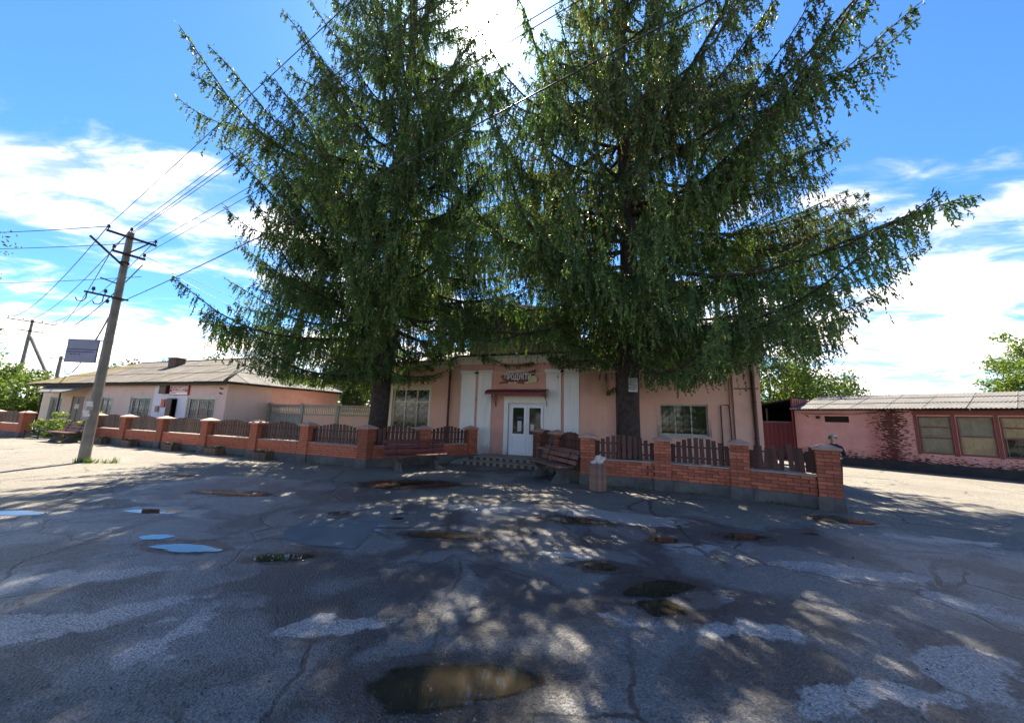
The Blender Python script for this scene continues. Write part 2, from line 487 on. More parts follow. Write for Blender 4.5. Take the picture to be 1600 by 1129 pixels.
def asphalt():
    m, t = mat_base('worn_wet_asphalt')
    co = t.n('ShaderNodeTexCoord').outputs['Object']
    wv = t.n('ShaderNodeTexNoise', {'Vector': co, 'Scale': 0.55, 'Detail': 5.0, 'Roughness': 0.6}).outputs[1]
    p = t.vmath('ADD', co, t.vmath('MULTIPLY', t.vmath('SUBTRACT', wv, (0.5, 0.5, 0.5)), (1.9, 1.5, 0.0)))

    def field(p, lst):
        best = None
        for cx, cy, rx, ry, rot in lst:
            q = t.n('ShaderNodeMapping', {'Vector': p, 'Location': (cx, cy, 0), 'Rotation': (0, 0, R(rot)), 'Scale': (rx, ry, 1000.0)},
                    vector_type='TEXTURE').outputs[0]
            d = t.math('SUBTRACT', 1.0, t.vmath('LENGTH', q))
            best = d if best is None else t.math('MAXIMUM', best, d)
        return best
    # damp ground where the square drains, and pale patches inside it with sky sheen painted in
    wet = field(p, [(0.6, 4.2, 5.2, 3.4, 0), (-3.6, 4.4, 4.6, 2.6, -12), (4.2, 4.2, 3.6, 2.6, 10), (0.3, 11.2, 1.9, 1.6, 0), (-4.6, 7.4, 4.0, 1.8, -20),
                 (0.0, 0.0, 6.0, 3.0, 0)])
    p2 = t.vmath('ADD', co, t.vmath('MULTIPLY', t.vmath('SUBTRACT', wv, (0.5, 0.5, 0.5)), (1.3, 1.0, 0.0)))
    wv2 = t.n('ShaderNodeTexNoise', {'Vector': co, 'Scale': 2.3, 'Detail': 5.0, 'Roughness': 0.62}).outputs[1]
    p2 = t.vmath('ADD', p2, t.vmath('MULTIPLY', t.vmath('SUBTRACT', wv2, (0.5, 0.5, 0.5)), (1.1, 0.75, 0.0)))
    sheen = field(p2, [(-3.45, 2.9, 0.75, 0.20, 22), (-3.0, 3.3, 0.55, 0.14, 30), (-2.5, 2.9, 0.15, 0.5, 12), (-4.2, 3.85, 0.75, 0.20, 15), (-3.8, 4.75, 0.8, 0.16, -5),
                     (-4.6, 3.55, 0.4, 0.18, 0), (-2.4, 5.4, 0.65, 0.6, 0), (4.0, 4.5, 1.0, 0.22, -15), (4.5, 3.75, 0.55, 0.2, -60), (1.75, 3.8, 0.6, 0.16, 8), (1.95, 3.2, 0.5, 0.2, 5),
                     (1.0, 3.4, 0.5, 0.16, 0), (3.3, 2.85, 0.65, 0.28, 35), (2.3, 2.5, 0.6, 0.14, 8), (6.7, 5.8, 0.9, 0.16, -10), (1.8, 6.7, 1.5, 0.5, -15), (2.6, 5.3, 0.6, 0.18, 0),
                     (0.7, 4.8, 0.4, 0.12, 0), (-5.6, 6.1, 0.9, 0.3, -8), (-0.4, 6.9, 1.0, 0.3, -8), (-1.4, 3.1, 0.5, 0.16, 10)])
    nz = t.math('SUBTRACT', t.noise(co, 1.1, 6, 0.62, 0.4), 0.5)
    nf = t.math('SUBTRACT', t.noise(co, 7.0, 5, 0.7), 0.5)
    k = t.math('ADD', t.math('MULTIPLY', wet, 1.3), t.math('ADD', t.math('MULTIPLY', nz, 1.1), t.math('MULTIPLY', nf, 0.35)))
    wetf = t.ramp(k, -0.05, 0.40)
    dk = t.math('ADD', sheen, t.math('ADD', t.math('MULTIPLY', nz, 0.55), t.math('MULTIPLY', nf, 0.5)))
    sheen_film = t.ramp(dk, 0.02, 0.30)
    wf = t.math('MAXIMUM', wetf, sheen_film)
    pud = field(t.vmath('ADD', co, t.vmath('MULTIPLY', t.vmath('SUBTRACT', wv2, (0.5, 0.5, 0.5)), (0.5, 0.3, 0.0))),
                [(-0.32, 2.52, 1.05, 0.42, 6), (-2.4, 9.05, 1.9, 0.95, 8), (-3.9, 4.66, 0.8, 0.30, -6), (-2.55, 4.42, 0.6, 0.24, 14), (6.05, 6.82, 0.9, 0.42, -8), (3.55, 5.68, 0.6, 0.28, 0),
                 (1.5, 3.75, 0.85, 0.55, 20), (1.2, 6.3, 0.9, 0.36, -10), (1.1, 4.42, 0.5, 0.26, 0), (-5.5, 7.55, 1.2, 0.34, -4), (-0.9, 5.35, 0.9, 0.3, 0)])
    margin = t.ramp(t.math('ADD', pud, t.math('MULTIPLY', nf, 0.5)), 0.0, 0.38)
    # colours
    grain = t.noise(co, 95.0, 3, 0.7)
    vor = t.n('ShaderNodeTexVoronoi', {'Vector': co, 'Scale': 62.0}).outputs[0]
    dryc = t.mix(t.ramp(t.noise(co, 0.6, 5, 0.6), 0.3, 0.7), (0.212, 0.192, 0.155, 1), (0.170, 0.154, 0.127, 1))
    dryc = t.mix(t.math('MULTIPLY', t.ramp(t.noise(t.n('ShaderNodeMapping', {'Vector': co, 'Rotation': (0, 0, 0.5), 'Scale': (0.6, 2.4, 1)}).outputs[0], 1.3, 5, 0.65), 0.5, 0.75), 0.35), dryc, (0.15, 0.14, 0.125, 1))
    wetc = t.mix(t.ramp(t.noise(p, 0.8, 6, 0.6, 0.5), 0.44, 0.56), (0.195, 0.190, 0.180, 1), (0.062, 0.062, 0.063, 1))
    col = t.mix(wf, dryc, wetc)
    col = t.mix(t.math('MULTIPLY', sheen_film, 0.8), col, (0.46, 0.455, 0.44, 1))  # pale silt film, its colour lightened further as painted sky sheen
    col = t.mix(t.math('MULTIPLY', t.ramp(grain, 0.52, 0.75), 0.35), col, t.mix(1.0, col, (2.0, 1.95, 1.85, 1), 'MULTIPLY'))
    col = t.mix(t.math('MULTIPLY', t.ramp(vor, 0.55, 0.95), 0.45), col, t.mix(1.0, col, (0.4, 0.4, 0.4, 1), 'MULTIPLY'))
    col = t.mix(t.math('MULTIPLY', margin, 0.85), col, (0.038, 0.036, 0.034, 1))
    agg = t.n('ShaderNodeTexVoronoi', {'Vector': co, 'Scale': 85.0}).outputs['Color']
    agf = t.n('ShaderNodeMapRange', {0: t.n('ShaderNodeSeparateColor', {0: agg}).outputs[0], 3: 0.55, 4: 1.5}).outputs[0]
    col = t.n('ShaderNodeVectorMath', {0: col, 'Scale': agf}, operation='SCALE').outputs[0]
    # cracks
    cr = t.n('ShaderNodeTexVoronoi', {'Vector': t.vmath('ADD', co, t.vmath('MULTIPLY', wv, (0.9, 0.9, 0.0))), 'Scale': 0.62}, feature='DISTANCE_TO_EDGE').outputs[0]
    crk = t.math('MULTIPLY', t.math('SUBTRACT', 1.0, t.ramp(cr, 0.004, 0.016)), t.ramp(t.noise(co, 0.45, 3, 0.5), 0.43, 0.56))
    col = t.mix(t.math('MULTIPLY', crk, 0.75), col, (0.02, 0.02, 0.02, 1))
    rough = t.n('ShaderNodeMapRange', {0: wf, 1: 0.0, 2: 1.0, 3: 0.88, 4: 0.34}).outputs[0]
    rough = t.n('ShaderNodeMix', {0: sheen_film, 2: rough, 3: 0.30}).outputs[0]
    rough = t.n('ShaderNodeMix', {0: margin, 2: rough, 3: 0.22}).outputs[0]
    h = t.math('SUBTRACT', t.math('ADD', t.math('MULTIPLY', t.noise(co, 75.0, 4, 0.75), 1.0), t.math('MULTIPLY', t.noise(co, 14.0, 4, 0.6), 0.9)), t.math('ADD', t.math('MULTIPLY', vor, 0.8), crk))
    bmp = t.n('ShaderNodeBump', {'Strength': 1.0, 'Distance': 0.018, 'Height': h}).outputs[0]
    b = t.n('ShaderNodeBsdfPrincipled', {'Base Color': col, 'Roughness': rough, 'Normal': bmp, 'Specular IOR Level': 0.5,
                                         'Coat Weight': t.math('MULTIPLY', sheen_film, 0.7), 'Coat Roughness': 0.10, 'Coat Normal': bmp})
    t.n('ShaderNodeOutputMaterial', {0: b.outputs[0]})
    return m


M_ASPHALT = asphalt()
M_PATCH = pmat('asphalt_repair_patch', (0.17, 0.17, 0.165), (0.12, 0.12, 0.12), 2.0, 0.7, 0.8, 70)


def water():
    m, t = mat_base('muddy_puddle_water')
    co = t.n('ShaderNodeTexCoord').outputs['Object']
    col = t.mix(t.ramp(t.noise(co, 1.2, 4, 0.6), 0.35, 0.7), (0.050, 0.038, 0.023, 1), (0.028, 0.024, 0.016, 1))
    bmp = t.n('ShaderNodeBump', {'Strength': 0.03, 'Distance': 0.02, 'Height': t.noise(co, 5, 2, 0.5)}).outputs[0]
    b = t.n('ShaderNodeBsdfPrincipled', {'Base Color': col, 'Roughness': 0.02, 'IOR': 1.33, 'Normal': bmp})
    dep = t.n('ShaderNodeAttribute', attribute_name='tone').outputs['Fac']
    dep = t.math('ADD', dep, t.math('MULTIPLY', t.math('SUBTRACT', t.noise(co, 9.0, 4, 0.6), 0.5), 0.7))
    f = t.ramp(dep, 0.25, 0.75)
    mx = t.n('ShaderNodeMixShader', {0: f, 1: t.n('ShaderNodeBsdfTransparent').outputs[0], 2: b.outputs[0]})
    t.n('ShaderNodeOutputMaterial', {0: mx.outputs[0]})
    return m


M_WATER = water()
M_LAWN = pmat('lawn_soil', (0.060, 0.085, 0.022), (0.085, 0.075, 0.035), 2.0, 0.95, 0.6, 30)

# ------------------------------------------------------------------ ground
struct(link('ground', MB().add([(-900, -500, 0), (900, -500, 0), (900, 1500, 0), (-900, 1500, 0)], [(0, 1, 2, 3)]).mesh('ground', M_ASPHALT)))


def lawn(name, poly, z=0.03):
    return struct(part(name, MB().slab(poly, -0.05, z), M_LAWN))


lawn('lawn', [(-27.5, 19.6), (-24.2, 18.6), (-19.6, 17.5), (-14.6, 15.75), (-9.2, 13.65), (-4.6, 11.85), (-3.1, 13.05), (-1.6, 14.3), (-2.0, 15.2),
              (-2.6, 15.9), (-6.6, 17.4), (-13.3, 20.0), (-14.1, 17.9), (-31.5, 24.2)])
lawn('yard_bed', [(2.25, 10.05), (3.87, 9.45), (5.35, 8.7), (6.6, 7.75), (9.0, 11.6), (8.2, 12.0), (3.95, 13.5), (2.7, 13.0), (1.3, 13.4), (1.55, 12.1)])
lawn('back_meadow', [(-120, 31), (-31.5, 26), (-12, 27), (-6, 27), (10, 26), (26, 24), (120, 24), (160, 300), (-160, 300)], 0.02)


def blob(cx, cy, rx, ry, rot, seed, n=64, rough=0.22):
    rnd = random.Random(seed)
    ph = rnd.uniform(0, 50)
    out = []
    for k in range(n):
        a = 2 * math.pi * k / n
        f = 1 + rough * (mnoise.noise((math.cos(a) * 1.3 + ph, math.sin(a) * 1.3, ph)) * 1.5 + 0.5 * mnoise.noise((math.cos(a) * 4 + ph, math.sin(a) * 4, 3.0))
                         + 0.22 * mnoise.noise((math.cos(a) * 11, math.sin(a) * 11 + ph, 7.0)))
        x, y = rx * f * math.cos(a), ry * f * math.sin(a)
        c, s = math.cos(R(rot)), math.sin(R(rot))
        out.append((cx + c * x - s * y, cy + s * x + c * y))
    return out


PUD = [(-0.32, 2.52, 0.62, 0.20, 6), (-2.4, 9.05, 1.25, 0.50, 8), (-3.86, 4.62, 0.42, 0.13, -6), (-4.55, 4.95, 0.22, 0.10, 0), (-2.55, 4.42, 0.33, 0.10, 14),
       (-8.1, 9.3, 0.42, 0.12, 0), (-5.5, 7.55, 0.85, 0.14, -4), (-5.7, 6.12, 0.42, 0.14, 0), (-7.5, 5.8, 0.45, 0.14, 0), (6.05, 6.82, 0.48, 0.20, -8),
       (4.75, 5.95, 0.14, 0.06, 0), (3.55, 5.68, 0.32, 0.12, 0), (1.1, 4.42, 0.20, 0.10, 0), (1.55, 3.92, 0.42, 0.16, 20), (1.42, 3.55, 0.22, 0.16, 0),
       (1.2, 6.3, 0.5, 0.16, -10), (2.2, 5.4, 0.28, 0.14, 10), (-0.9, 5.35, 0.55, 0.12, 0)]
for i, a in enumerate(PUD):
    pts = blob(*a, seed=i + 3)
    cx, cy = a[0], a[1]
    n_ = len(pts)
    rings = (1.12, 0.92, 0.70, 0.4)
    V = [(0.0, 0.0, 0.0)] + [((x - cx) * k_, (y - cy) * k_, 0.0) for k_ in rings for x, y in pts]
    T = [(1.0,) * 3] + [(t_,) * 3 for t_ in (0.0, 0.55, 1.0, 1.0) for _ in range(n_)]
    F = []
    for r_ in range(3):
        for k_ in range(n_):
            a_, b_ = 1 + r_ * n_ + k_, 1 + r_ * n_ + (k_ + 1) % n_
            F += [(a_, b_, b_ + n_), (a_, b_ + n_, a_ + n_)]
    F += [(1 + 3 * n_ + k_, 1 + 3 * n_ + (k_ + 1) % n_, 0) for k_ in range(n_)]
    o = struct(link('puddle', tri_mesh('puddle', np.array(V), np.array(F), M_WATER, np.array(T)), None, (cx, cy, 0.005)))

# repaired strip of asphalt, iron gratings
pp = struct(part('asphalt_patch', MB().add([(x, y, 0.0) for x, y in [(-3.05, 5.05), (-2.45, 4.82), (-1.86, 4.74), (-1.90, 5.3), (-1.98, 5.92), (-2.5, 6.0), (-3.1, 6.02), (-3.12, 5.5)]],
                                           [tuple(range(8))]), M_PATCH, None, (0, 0, 0.004)))


def grating(label, x, y, rx, ry, rz):
    t = thing('drain_grating', label, 'drain cover', (x, y, 0.0), rz, 'drain covers in the asphalt')
    poly = [(rx * math.cos(2 * math.pi * k / 20), ry * math.sin(2 * math.pi * k / 20)) for k in range(20)]
    part('pit', MB().slab(poly, 0.002, 0.006), M_DARKIN, t)
    rim = MB()
    rim.tube([(1.05 * px_, 1.05 * py_, 0.008) for px_, py_ in poly + poly[:1]], 0.02, 6, False)
    part('rim', rim, M_CONC, t)
    bm = MB()
    for k in range(-3, 4):
        h = ry * math.sqrt(max(0.05, 1 - (k / 4) ** 2))
        bm.box(k * rx / 4 - 0.022, k * rx / 4 + 0.022, -h, h, 0.007, 0.018)
    part('grate', bm, M_IRON, t)


grating('round iron drain grating in the repaired asphalt patch', -2.78, 6.25, 0.17, 0.17, 0.3)
grating('smaller dark iron drain grating right of the repaired patch', -1.75, 6.05, 0.11, 0.09, 0.2)


# ------------------------------------------------------------------ shop building
TH = R(20.0)
FX, FY = 0.63, 13.90                     # front of the building at the door
shop = thing('shop_building', 'pink one-storey shop with white pilasters and double glass door behind the spruces', 'building', (FX, FY, 0), -TH)


def wall_sheet(mb, a, b, z0, z1, holes=(), rev=0.18):
    """wall from a to b (x,y of the building frame) with reveals round the openings; holes are along-wall (u0,u1,z0,z1)"""
    a, b = Vector((*a, 0)), Vector((*b, 0))
    L = (b - a).length
    d = (b - a) / L
    nrm = Vector((d.y, -d.x, 0))           # outward when walking left to right along the front
    us = sorted({0.0, L, *[h[0] for h in holes], *[h[1] for h in holes]})
    zs = sorted({z0, z1, *[h[2] for h in holes], *[h[3] for h in holes]})

    def P(u, z, k=0.0):
        return a + d * u - nrm * k + Vector((0, 0, z))
    for i in range(len(us) - 1):
        for j in range(len(zs) - 1):
            um, zm = (us[i] + us[i + 1]) / 2, (zs[j] + zs[j + 1]) / 2
            if any(h[0] < um < h[1] and h[2] < zm < h[3] for h in holes):
                continue
            mb.add([P(us[i], zs[j]), P(us[i + 1], zs[j]), P(us[i + 1], zs[j + 1]), P(us[i], zs[j + 1])], [(0, 1, 2, 3)])
    for u0, u1, h0, h1 in holes:
        for q in (((u0, h0), (u0, h1)), ((u0, h1), (u1, h1)), ((u1, h1), (u1, h0)), ((u1, h0), (u0, h0))):
            (p0, q0), (p1, q1) = q
            mb.add([P(p0, q0), P(p1, q1), P(p1, q1, rev), P(p0, q0, rev)], [(0, 1, 2, 3)])


ZG = 4.15
# plan (x along the front, y into the building)
PL = [(-7.80, 0.97), (-3.85, 0.97), (-2.88, 0.0), (2.03, 0.0), (3.00, 0.97), (7.92, 0.97)]
BACK = 8.6
wl = MB()
WINL = (0.77, 2.79, 1.05, 2.90)           # along the left wing
WINR = (1.76, 3.33, 1.22, 2.32)           # along the right wing
wall_sheet(wl, PL[0], PL[1], 0, ZG, [WINL])
wall_sheet(wl, PL[1], PL[2], 0, ZG)
wall_sheet(wl, PL[3], PL[4], 0, ZG)
wall_sheet(wl, PL[4], PL[5], 0, ZG, [WINR])
wall_sheet(wl, PL[5], (PL[5][0], BACK), 0, ZG)
wall_sheet(wl, (PL[5][0], BACK), (PL[0][0], BACK), 0, ZG)
wall_sheet(wl, (PL[0][0], BACK), PL[0], 0, ZG)
part('wall', wl, M_PINK, shop)
wf_ = MB()
DOOR = (2.88 - 0.76, 2.88 + 0.70, 0.27, 2.24)
wall_sheet(wf_, PL[2], PL[3], 0, ZG, [DOOR], 0.22)
part('entrance_wall', wf_, M_PINKD, shop)
part('plinth', MB().slab([(p[0] * 1.004, p[1] - 0.05) for p in PL] + [(7.98, BACK + 0.03), (-7.86, BACK + 0.03)], -0.02, 0.26), M_CONC, shop)
# dark room behind the openings
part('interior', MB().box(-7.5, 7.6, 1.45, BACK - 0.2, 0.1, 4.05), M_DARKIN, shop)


def offs(poly, k):
    """offset an open polyline outwards (to the right of travel: the front)"""
    out = []
    n = len(poly)
    for i, p in enumerate(poly):
        ds = []
        if i > 0:
            ds.append((Vector(p) - Vector(poly[i - 1])).normalized())
        if i < n - 1:
            ds.append((Vector(poly[i + 1]) - Vector(p)).normalized())
        ns = [Vector((d.y, -d.x)) for d in ds]
        m = sum(ns, Vector((0, 0)))
        m = m / (m.length ** 2) * (2 if len(ns) == 2 else 1) * (1 if len(ns) == 2 else m.length)
        if len(ns) == 1:
            m = ns[0]
        out.append(tuple(Vector(p) + m * k))
    return out


def band(mb, k0, k1, z0, z1, poly=None):
    poly = poly or PL
    ext = [(poly[0][0], poly[0][1])] + poly[1:]
    A, B = offs(ext, k0), offs(ext, k1)
    m = len(poly)
    vs = [(x, y, z0) for x, y in A] + [(x, y, z1) for x, y in A] + [(x, y, z0) for x, y in B] + [(x, y, z1) for x, y in B]
    fs = []
    for i in range(m - 1):
        fs += [(2 * m + i, 2 * m + i + 1, 3 * m + i + 1, 3 * m + i), (m + i, m + i + 1, 3 * m + i + 1, 3 * m + i)[::-1], (i, i + 1, 2 * m + i + 1, 2 * m + i)[::-1]]
    fs += [(0, 2 * m, 3 * m, m), (m - 1, 2 * m - 1, 4 * m - 1, 3 * m - 1)]
    mb.add(vs, fs)


cb = MB()
PLX = [(-7.95, 0.97)] + PL[1:5] + [(8.07, 0.97)]
band(cb, -0.03, 0.06, 3.80, 3.88, PLX)
band(cb, -0.03, 0.09, 3.88, 4.02, PLX)
band(cb, -0.03, 0.17, 4.02, 4.10, PLX)
part('cornice', cb, M_CREAM, shop)
gt = MB()
band(gt, 0.10, 0.26, 4.105, 4.165, PLX)
part('gutter', gt, M_BLACK, shop)
sc_ = MB()
for y0_ in (1.2,):
    sc_.box(7.921, 8.02, 0.97, BACK, 3.8, 4.1)
part('side_cornice', sc_, M_CREAM, shop)
# hipped tin roof and the attic over the entrance
rf = MB()
rf.add([(-8.1, 0.72, 4.17), (8.22, 0.72, 4.17), (8.22, BACK + 0.3, 4.17), (-8.1, BACK + 0.3, 4.17), (-4.2, 4.7, 5.55), (4.3, 4.7, 5.55)],
       [(0, 1, 5, 4), (1, 2, 5), (2, 3, 4, 5), (3, 0, 4), (3, 2, 1, 0)])
rf.add([(-4.1, 0.8, 4.172), (-3.0, -0.22, 4.172), (2.15, -0.22, 4.172), (3.25, 0.8, 4.172), (3.25, 2.2, 4.172), (-4.1, 2.2, 4.172), (-2.6, 0.5, 4.42), (1.8, 0.5, 4.42)],
       [(0, 1, 6), (1, 2, 7, 6), (2, 3, 7), (3, 4, 7), (0, 6, 5), (6, 7, 4, 5)])
roof = part('roof', rf, M_TIN, shop)
for k in range(24):
    x = -7.8 + k * 0.68
    e = max(0.0, 1 - abs(x) / 8.2)
    zt = 4.18 + 1.38 * min(1.0, (8.15 - abs(x)) / 3.95)
    yt = 0.72 + 3.98 * min(1.0, (8.15 - abs(x)) / 3.95)
    part('seam', MB().bar((x, 0.74, 4.19), (x, yt, zt + 0.02), 0.025, 0.04), M_TIN, roof)
at_ = MB()
at_.prism([(-2.62, 4.2), (1.98, 4.2), (1.98, 5.55), (1.5, 5.85), (-0.32, 6.15), (-2.14, 5.85), (-2.62, 5.55)], 0.10, 0.5)
part('attic_wall', at_, M_ATTIC, shop)
ac = MB()
for a, b in (((2.03, 5.55), (1.5, 5.88)), ((1.5, 5.88), (-0.32, 6.19)), ((-0.32, 6.19), (-2.14, 5.88)), ((-2.14, 5.88), (-2.67, 5.55))):
    ac.bar((a[0], 0.3, a[1]), (b[0], 0.3, b[1]), 0.5, 0.07)
part('attic_coping', ac, M_CREAM, shop)
# pilasters
for x0, x1 in ((-2.84, -2.20), (-2.08, -1.49), (0.76, 1.33), (1.45, 2.00)):
    pb = MB()
    pb.box(x0, x1, -0.07, 0.05, 0.2, 3.40)
    pb.box(x0 - 0.03, x1 + 0.03, -0.10, 0.05, 3.40, 3.455)
    pb.box(x0 - 0.05, x1 + 0.05, -0.13, 0.05, 3.455, 3.53)
    pb.box(x0 - 0.03, x1 + 0.03, -0.10, 0.05, 0.18, 0.34)
    part('pilaster', pb, M_WHITE, shop)
for x0, x1 in ((-2.90, -1.45), (0.72, 2.05)):
    part('entablature', MB().box(x0, x1, -0.085, 0.03, 3.533, 3.798), M_PINKD, shop)
for x in (-2.14, 1.39):
    part('lamp_bracket', MB().add([(x - 0.07, -0.11, 3.42), (x + 0.07, -0.11, 3.42), (x, -0.06, 3.62), (x - 0.07, -0.2, 3.40), (x + 0.07, -0.2, 3.40)],
                                  [(0, 2, 1), (3, 4, 2), (0, 3, 2), (1, 2, 4), (0, 1, 4, 3)]), M_IRON, shop)

# door: white frame, two leaves
dx0, dx1, dz0, dz1 = -0.76, 0.70, 0.27, 2.24
tr = MB()
tr.box(dx0 - 0.17, dx0, -0.05, 0.10, 0.27, 2.45)
tr.box(dx1, dx1 + 0.055, -0.05, 0.10, 0.27, 2.45)
tr.box(dx0, dx1, -0.05, 0.10, 2.24, 2.45)
tr.box(dx0 - 0.2, dx1 + 0.07, -0.09, 0.02, 2.451, 2.50)
part('door_surround', tr, M_WHITE, shop)
door = part('door', MB().box(dx0, dx0 + 0.06, 0.08, 0.16, dz0, dz1).box(dx1 - 0.06, dx1, 0.08, 0.16, dz0, dz1).box(dx0 + 0.06, dx1 - 0.06, 0.08, 0.16, dz1 - 0.07, dz1)
            .box(dx0 + 0.06, dx1 - 0.06, 0.08, 0.16, dz0, dz0 + 0.03), M_PVC, shop)
mid = (dx0 + dx1) / 2
for k, (a, b) in enumerate(((dx0 + 0.065, mid - 0.006), (mid + 0.006, dx1 - 0.065))):
    lf = MB()
    zb, zt = dz0 + 0.035, dz1 - 0.075
    lf.box(a, a + 0.10, 0.06, 0.13, zb, zt).box(b - 0.10, b, 0.06, 0.13, zb, zt)
    lf.box(a + 0.10, b - 0.10, 0.06, 0.13, zt - 0.10, zt).box(a + 0.10, b - 0.10, 0.06, 0.13, zb, zb + 0.09)
    lf.box(a + 0.10, b - 0.10, 0.06, 0.13, zb + 0.66, zb + 0.76)
    lf.box(a + 0.10, b - 0.10, 0.085, 0.12, zb + 0.09, zb + 0.66)
    part('door_leaf', lf, M_PVC, door)
    part('pane', MB().box(a + 0.10, b - 0.10, 0.09, 0.11, zb + 0.76, zt - 0.10), M_GLASS, door)
    hx = b - 0.05 if k == 0 else a + 0.05
    hb = MB()
    hb.tube([(hx, 0.055, 1.22), (hx, 0.01, 1.24), (hx, 0.0, 1.45), (hx, 0.055, 1.47)], 0.014, 6)
    part('handle', hb, M_PVC, door)
part('notice', MB().box(-0.42, -0.20, 0.083, 0.087, 1.62, 1.74), M_NAVY, door)
part('notice', MB().box(-0.40, -0.24, 0.083, 0.087, 1.16, 1.56), M_PAPER, door)
part('notice', MB().box(0.13, 0.27, 0.083, 0.087, 1.20, 1.44), M_PAPER, door)

# windows with frames, panes and bars
wr = link('window', None, shop, (3.00 + WINR[0], 0.97, WINR[2]))
ww, wh = WINR[1] - WINR[0], WINR[3] - WINR[2]
fr = MB().box(0, 0.05, 0.08, 0.14, 0, wh).box(ww - 0.05, ww, 0.08, 0.14, 0, wh).box(0.05, ww - 0.05, 0.08, 0.14, 0, 0.06).box(0.05, ww - 0.05, 0.08, 0.14, wh - 0.05, wh)
fr.box(0.50, 0.55, 0.08, 0.14, 0.06, wh - 0.05).box(1.02, 1.07, 0.08, 0.14, 0.06, wh - 0.05)
part('frame', fr, M_WINPAINT, wr)
for a, b in ((0.05, 0.50), (0.55, 1.02), (1.07, ww - 0.05)):
    part('pane', MB().box(a, b, 0.11, 0.125, 0.06, wh - 0.05), M_GLASSG, wr)
gb = MB()
for k in range(7):
    x = 0.1 + k * (ww - 0.2) / 6
    gb.tube([(x, 0.06, 0.04), (x, 0.06, wh - 0.04)], 0.006, 4)
for k in range(5):
    z = 0.1 + k * (wh - 0.2) / 4
    gb.tube([(0.03, 0.06, z), (ww - 0.03, 0.06, z)], 0.006, 4)
for k in range(6):
    x = 0.1 + k * (ww - 0.2) / 6
    for j in range(4):
        z = 0.1 + j * (wh - 0.2) / 4
        gb.tube([(x, 0.055, z), (x + (ww - 0.2) / 6, 0.055, z + (wh - 0.2) / 4)], 0.005, 4)
part('grille', gb, M_IRON, wr)
part('sill', MB().box(-0.04, ww + 0.04, -0.07, 0.10, -0.045, 0.0), M_WINPAINT, wr)
part('surround', MB().box(-0.09, 0.0, -0.012, 0.01, -0.05, wh + 0.08).box(ww, ww + 0.09, -0.012, 0.01, -0.05, wh + 0.08).box(0, ww, -0.012, 0.01, wh, wh + 0.08), M_PINK, wr)

wl_ = link('window', None, shop, (-7.80 + WINL[0], 0.97, WINL[2]))
ww, wh = WINL[1] - WINL[0], WINL[3] - WINL[2]
fr = MB().box(0, 0.07, 0.08, 0.14, 0, wh).box(ww - 0.07, ww, 0.08, 0.14, 0, wh).box(0.07, ww - 0.07, 0.08, 0.14, 0, 0.07).box(0.07, ww - 0.07, 0.08, 0.14, wh - 0.07, wh)
fr.box(0.64, 0.70, 0.08, 0.14, 0.07, wh - 0.07).box(1.30, 1.36, 0.08, 0.14, 0.07, wh - 0.07).box(0.07, ww - 0.07, 0.078, 0.142, 1.20, 1.26)
part('frame', fr, M_WHITE, wl_)
part('pane', MB().box(0.05, ww - 0.05, 0.115, 0.125, 0.05, wh - 0.05), M_GLASSG, wl_)
part('curtain', MB().box(0.05, ww - 0.05, 0.13, 0.135, 0.05, wh - 0.05), M_CURTAIN, wl_)
gb = MB()
nx, nz = 5, 5
cw, ch = (ww - 0.1) / nx, (wh - 0.1) / nz
for i in range(nx):
    for j in range(nz):
        x, z = 0.05 + (i + 0.5) * cw, 0.05 + (j + 0.5) * ch
        gb.tube([(x - cw / 2, 0.04, z), (x, 0.04, z + ch / 2), (x + cw / 2, 0.04, z), (x, 0.04, z - ch / 2), (x - cw / 2, 0.04, z)], 0.011, 4)
        gb.tube([(x + 0.36 * cw * math.cos(a_ * math.pi / 6), 0.045, z + 0.36 * ch * math.sin(a_ * math.pi / 6)) for a_ in range(13)], 0.008, 4)
part('grille', gb, M_GRILLE, wl_)
part('reveal_trim', MB().box(-0.12, 0.0, -0.015, 0.01, -0.04, wh + 0.1).box(0, ww, -0.015, 0.01, wh, wh + 0.1).box(ww, ww + 0.1, -0.015, 0.01, -0.04, wh + 0.1), M_CREAM, wl_)
part('sill', MB().box(-0.06, ww + 0.06, -0.10, 0.10, -0.05, 0.0), M_CONCL, wl_)

# corner pier, downpipes, gas pipe
part('corner_pier', MB().box(7.10, 7.93, 0.925, 1.0, 0.2, 3.795), M_PINK, shop)
part('pier_groove', MB().box(7.16, 7.88, 0.918, 0.93, 2.86, 2.90), M_PIPE, shop)
part('pier_groove', MB().box(7.10, 7.125, 0.915, 0.93, 0.3, 3.6), M_PIPE, shop)


def downpipe(x, y, r=0.055):
    mb = MB()
    mb.tube([(x, y - 0.12, 4.12), (x, y - 0.12, 3.98), (x, y + 0.02, 3.72), (x, y + 0.02, 0.55), (x, y - 0.02, 0.40), (x, y - 0.16, 0.30)], r, 10)
    o = part('downpipe', mb, M_PIPE, shop, smooth=True)
    for z in (1.2, 2.4, 3.4):
        part('pipe_clip', MB().tube([(x, y + 0.02, z), (x, y + 0.02, z + 0.03)], r + 0.012, 10), M_IRON, o)
    return o


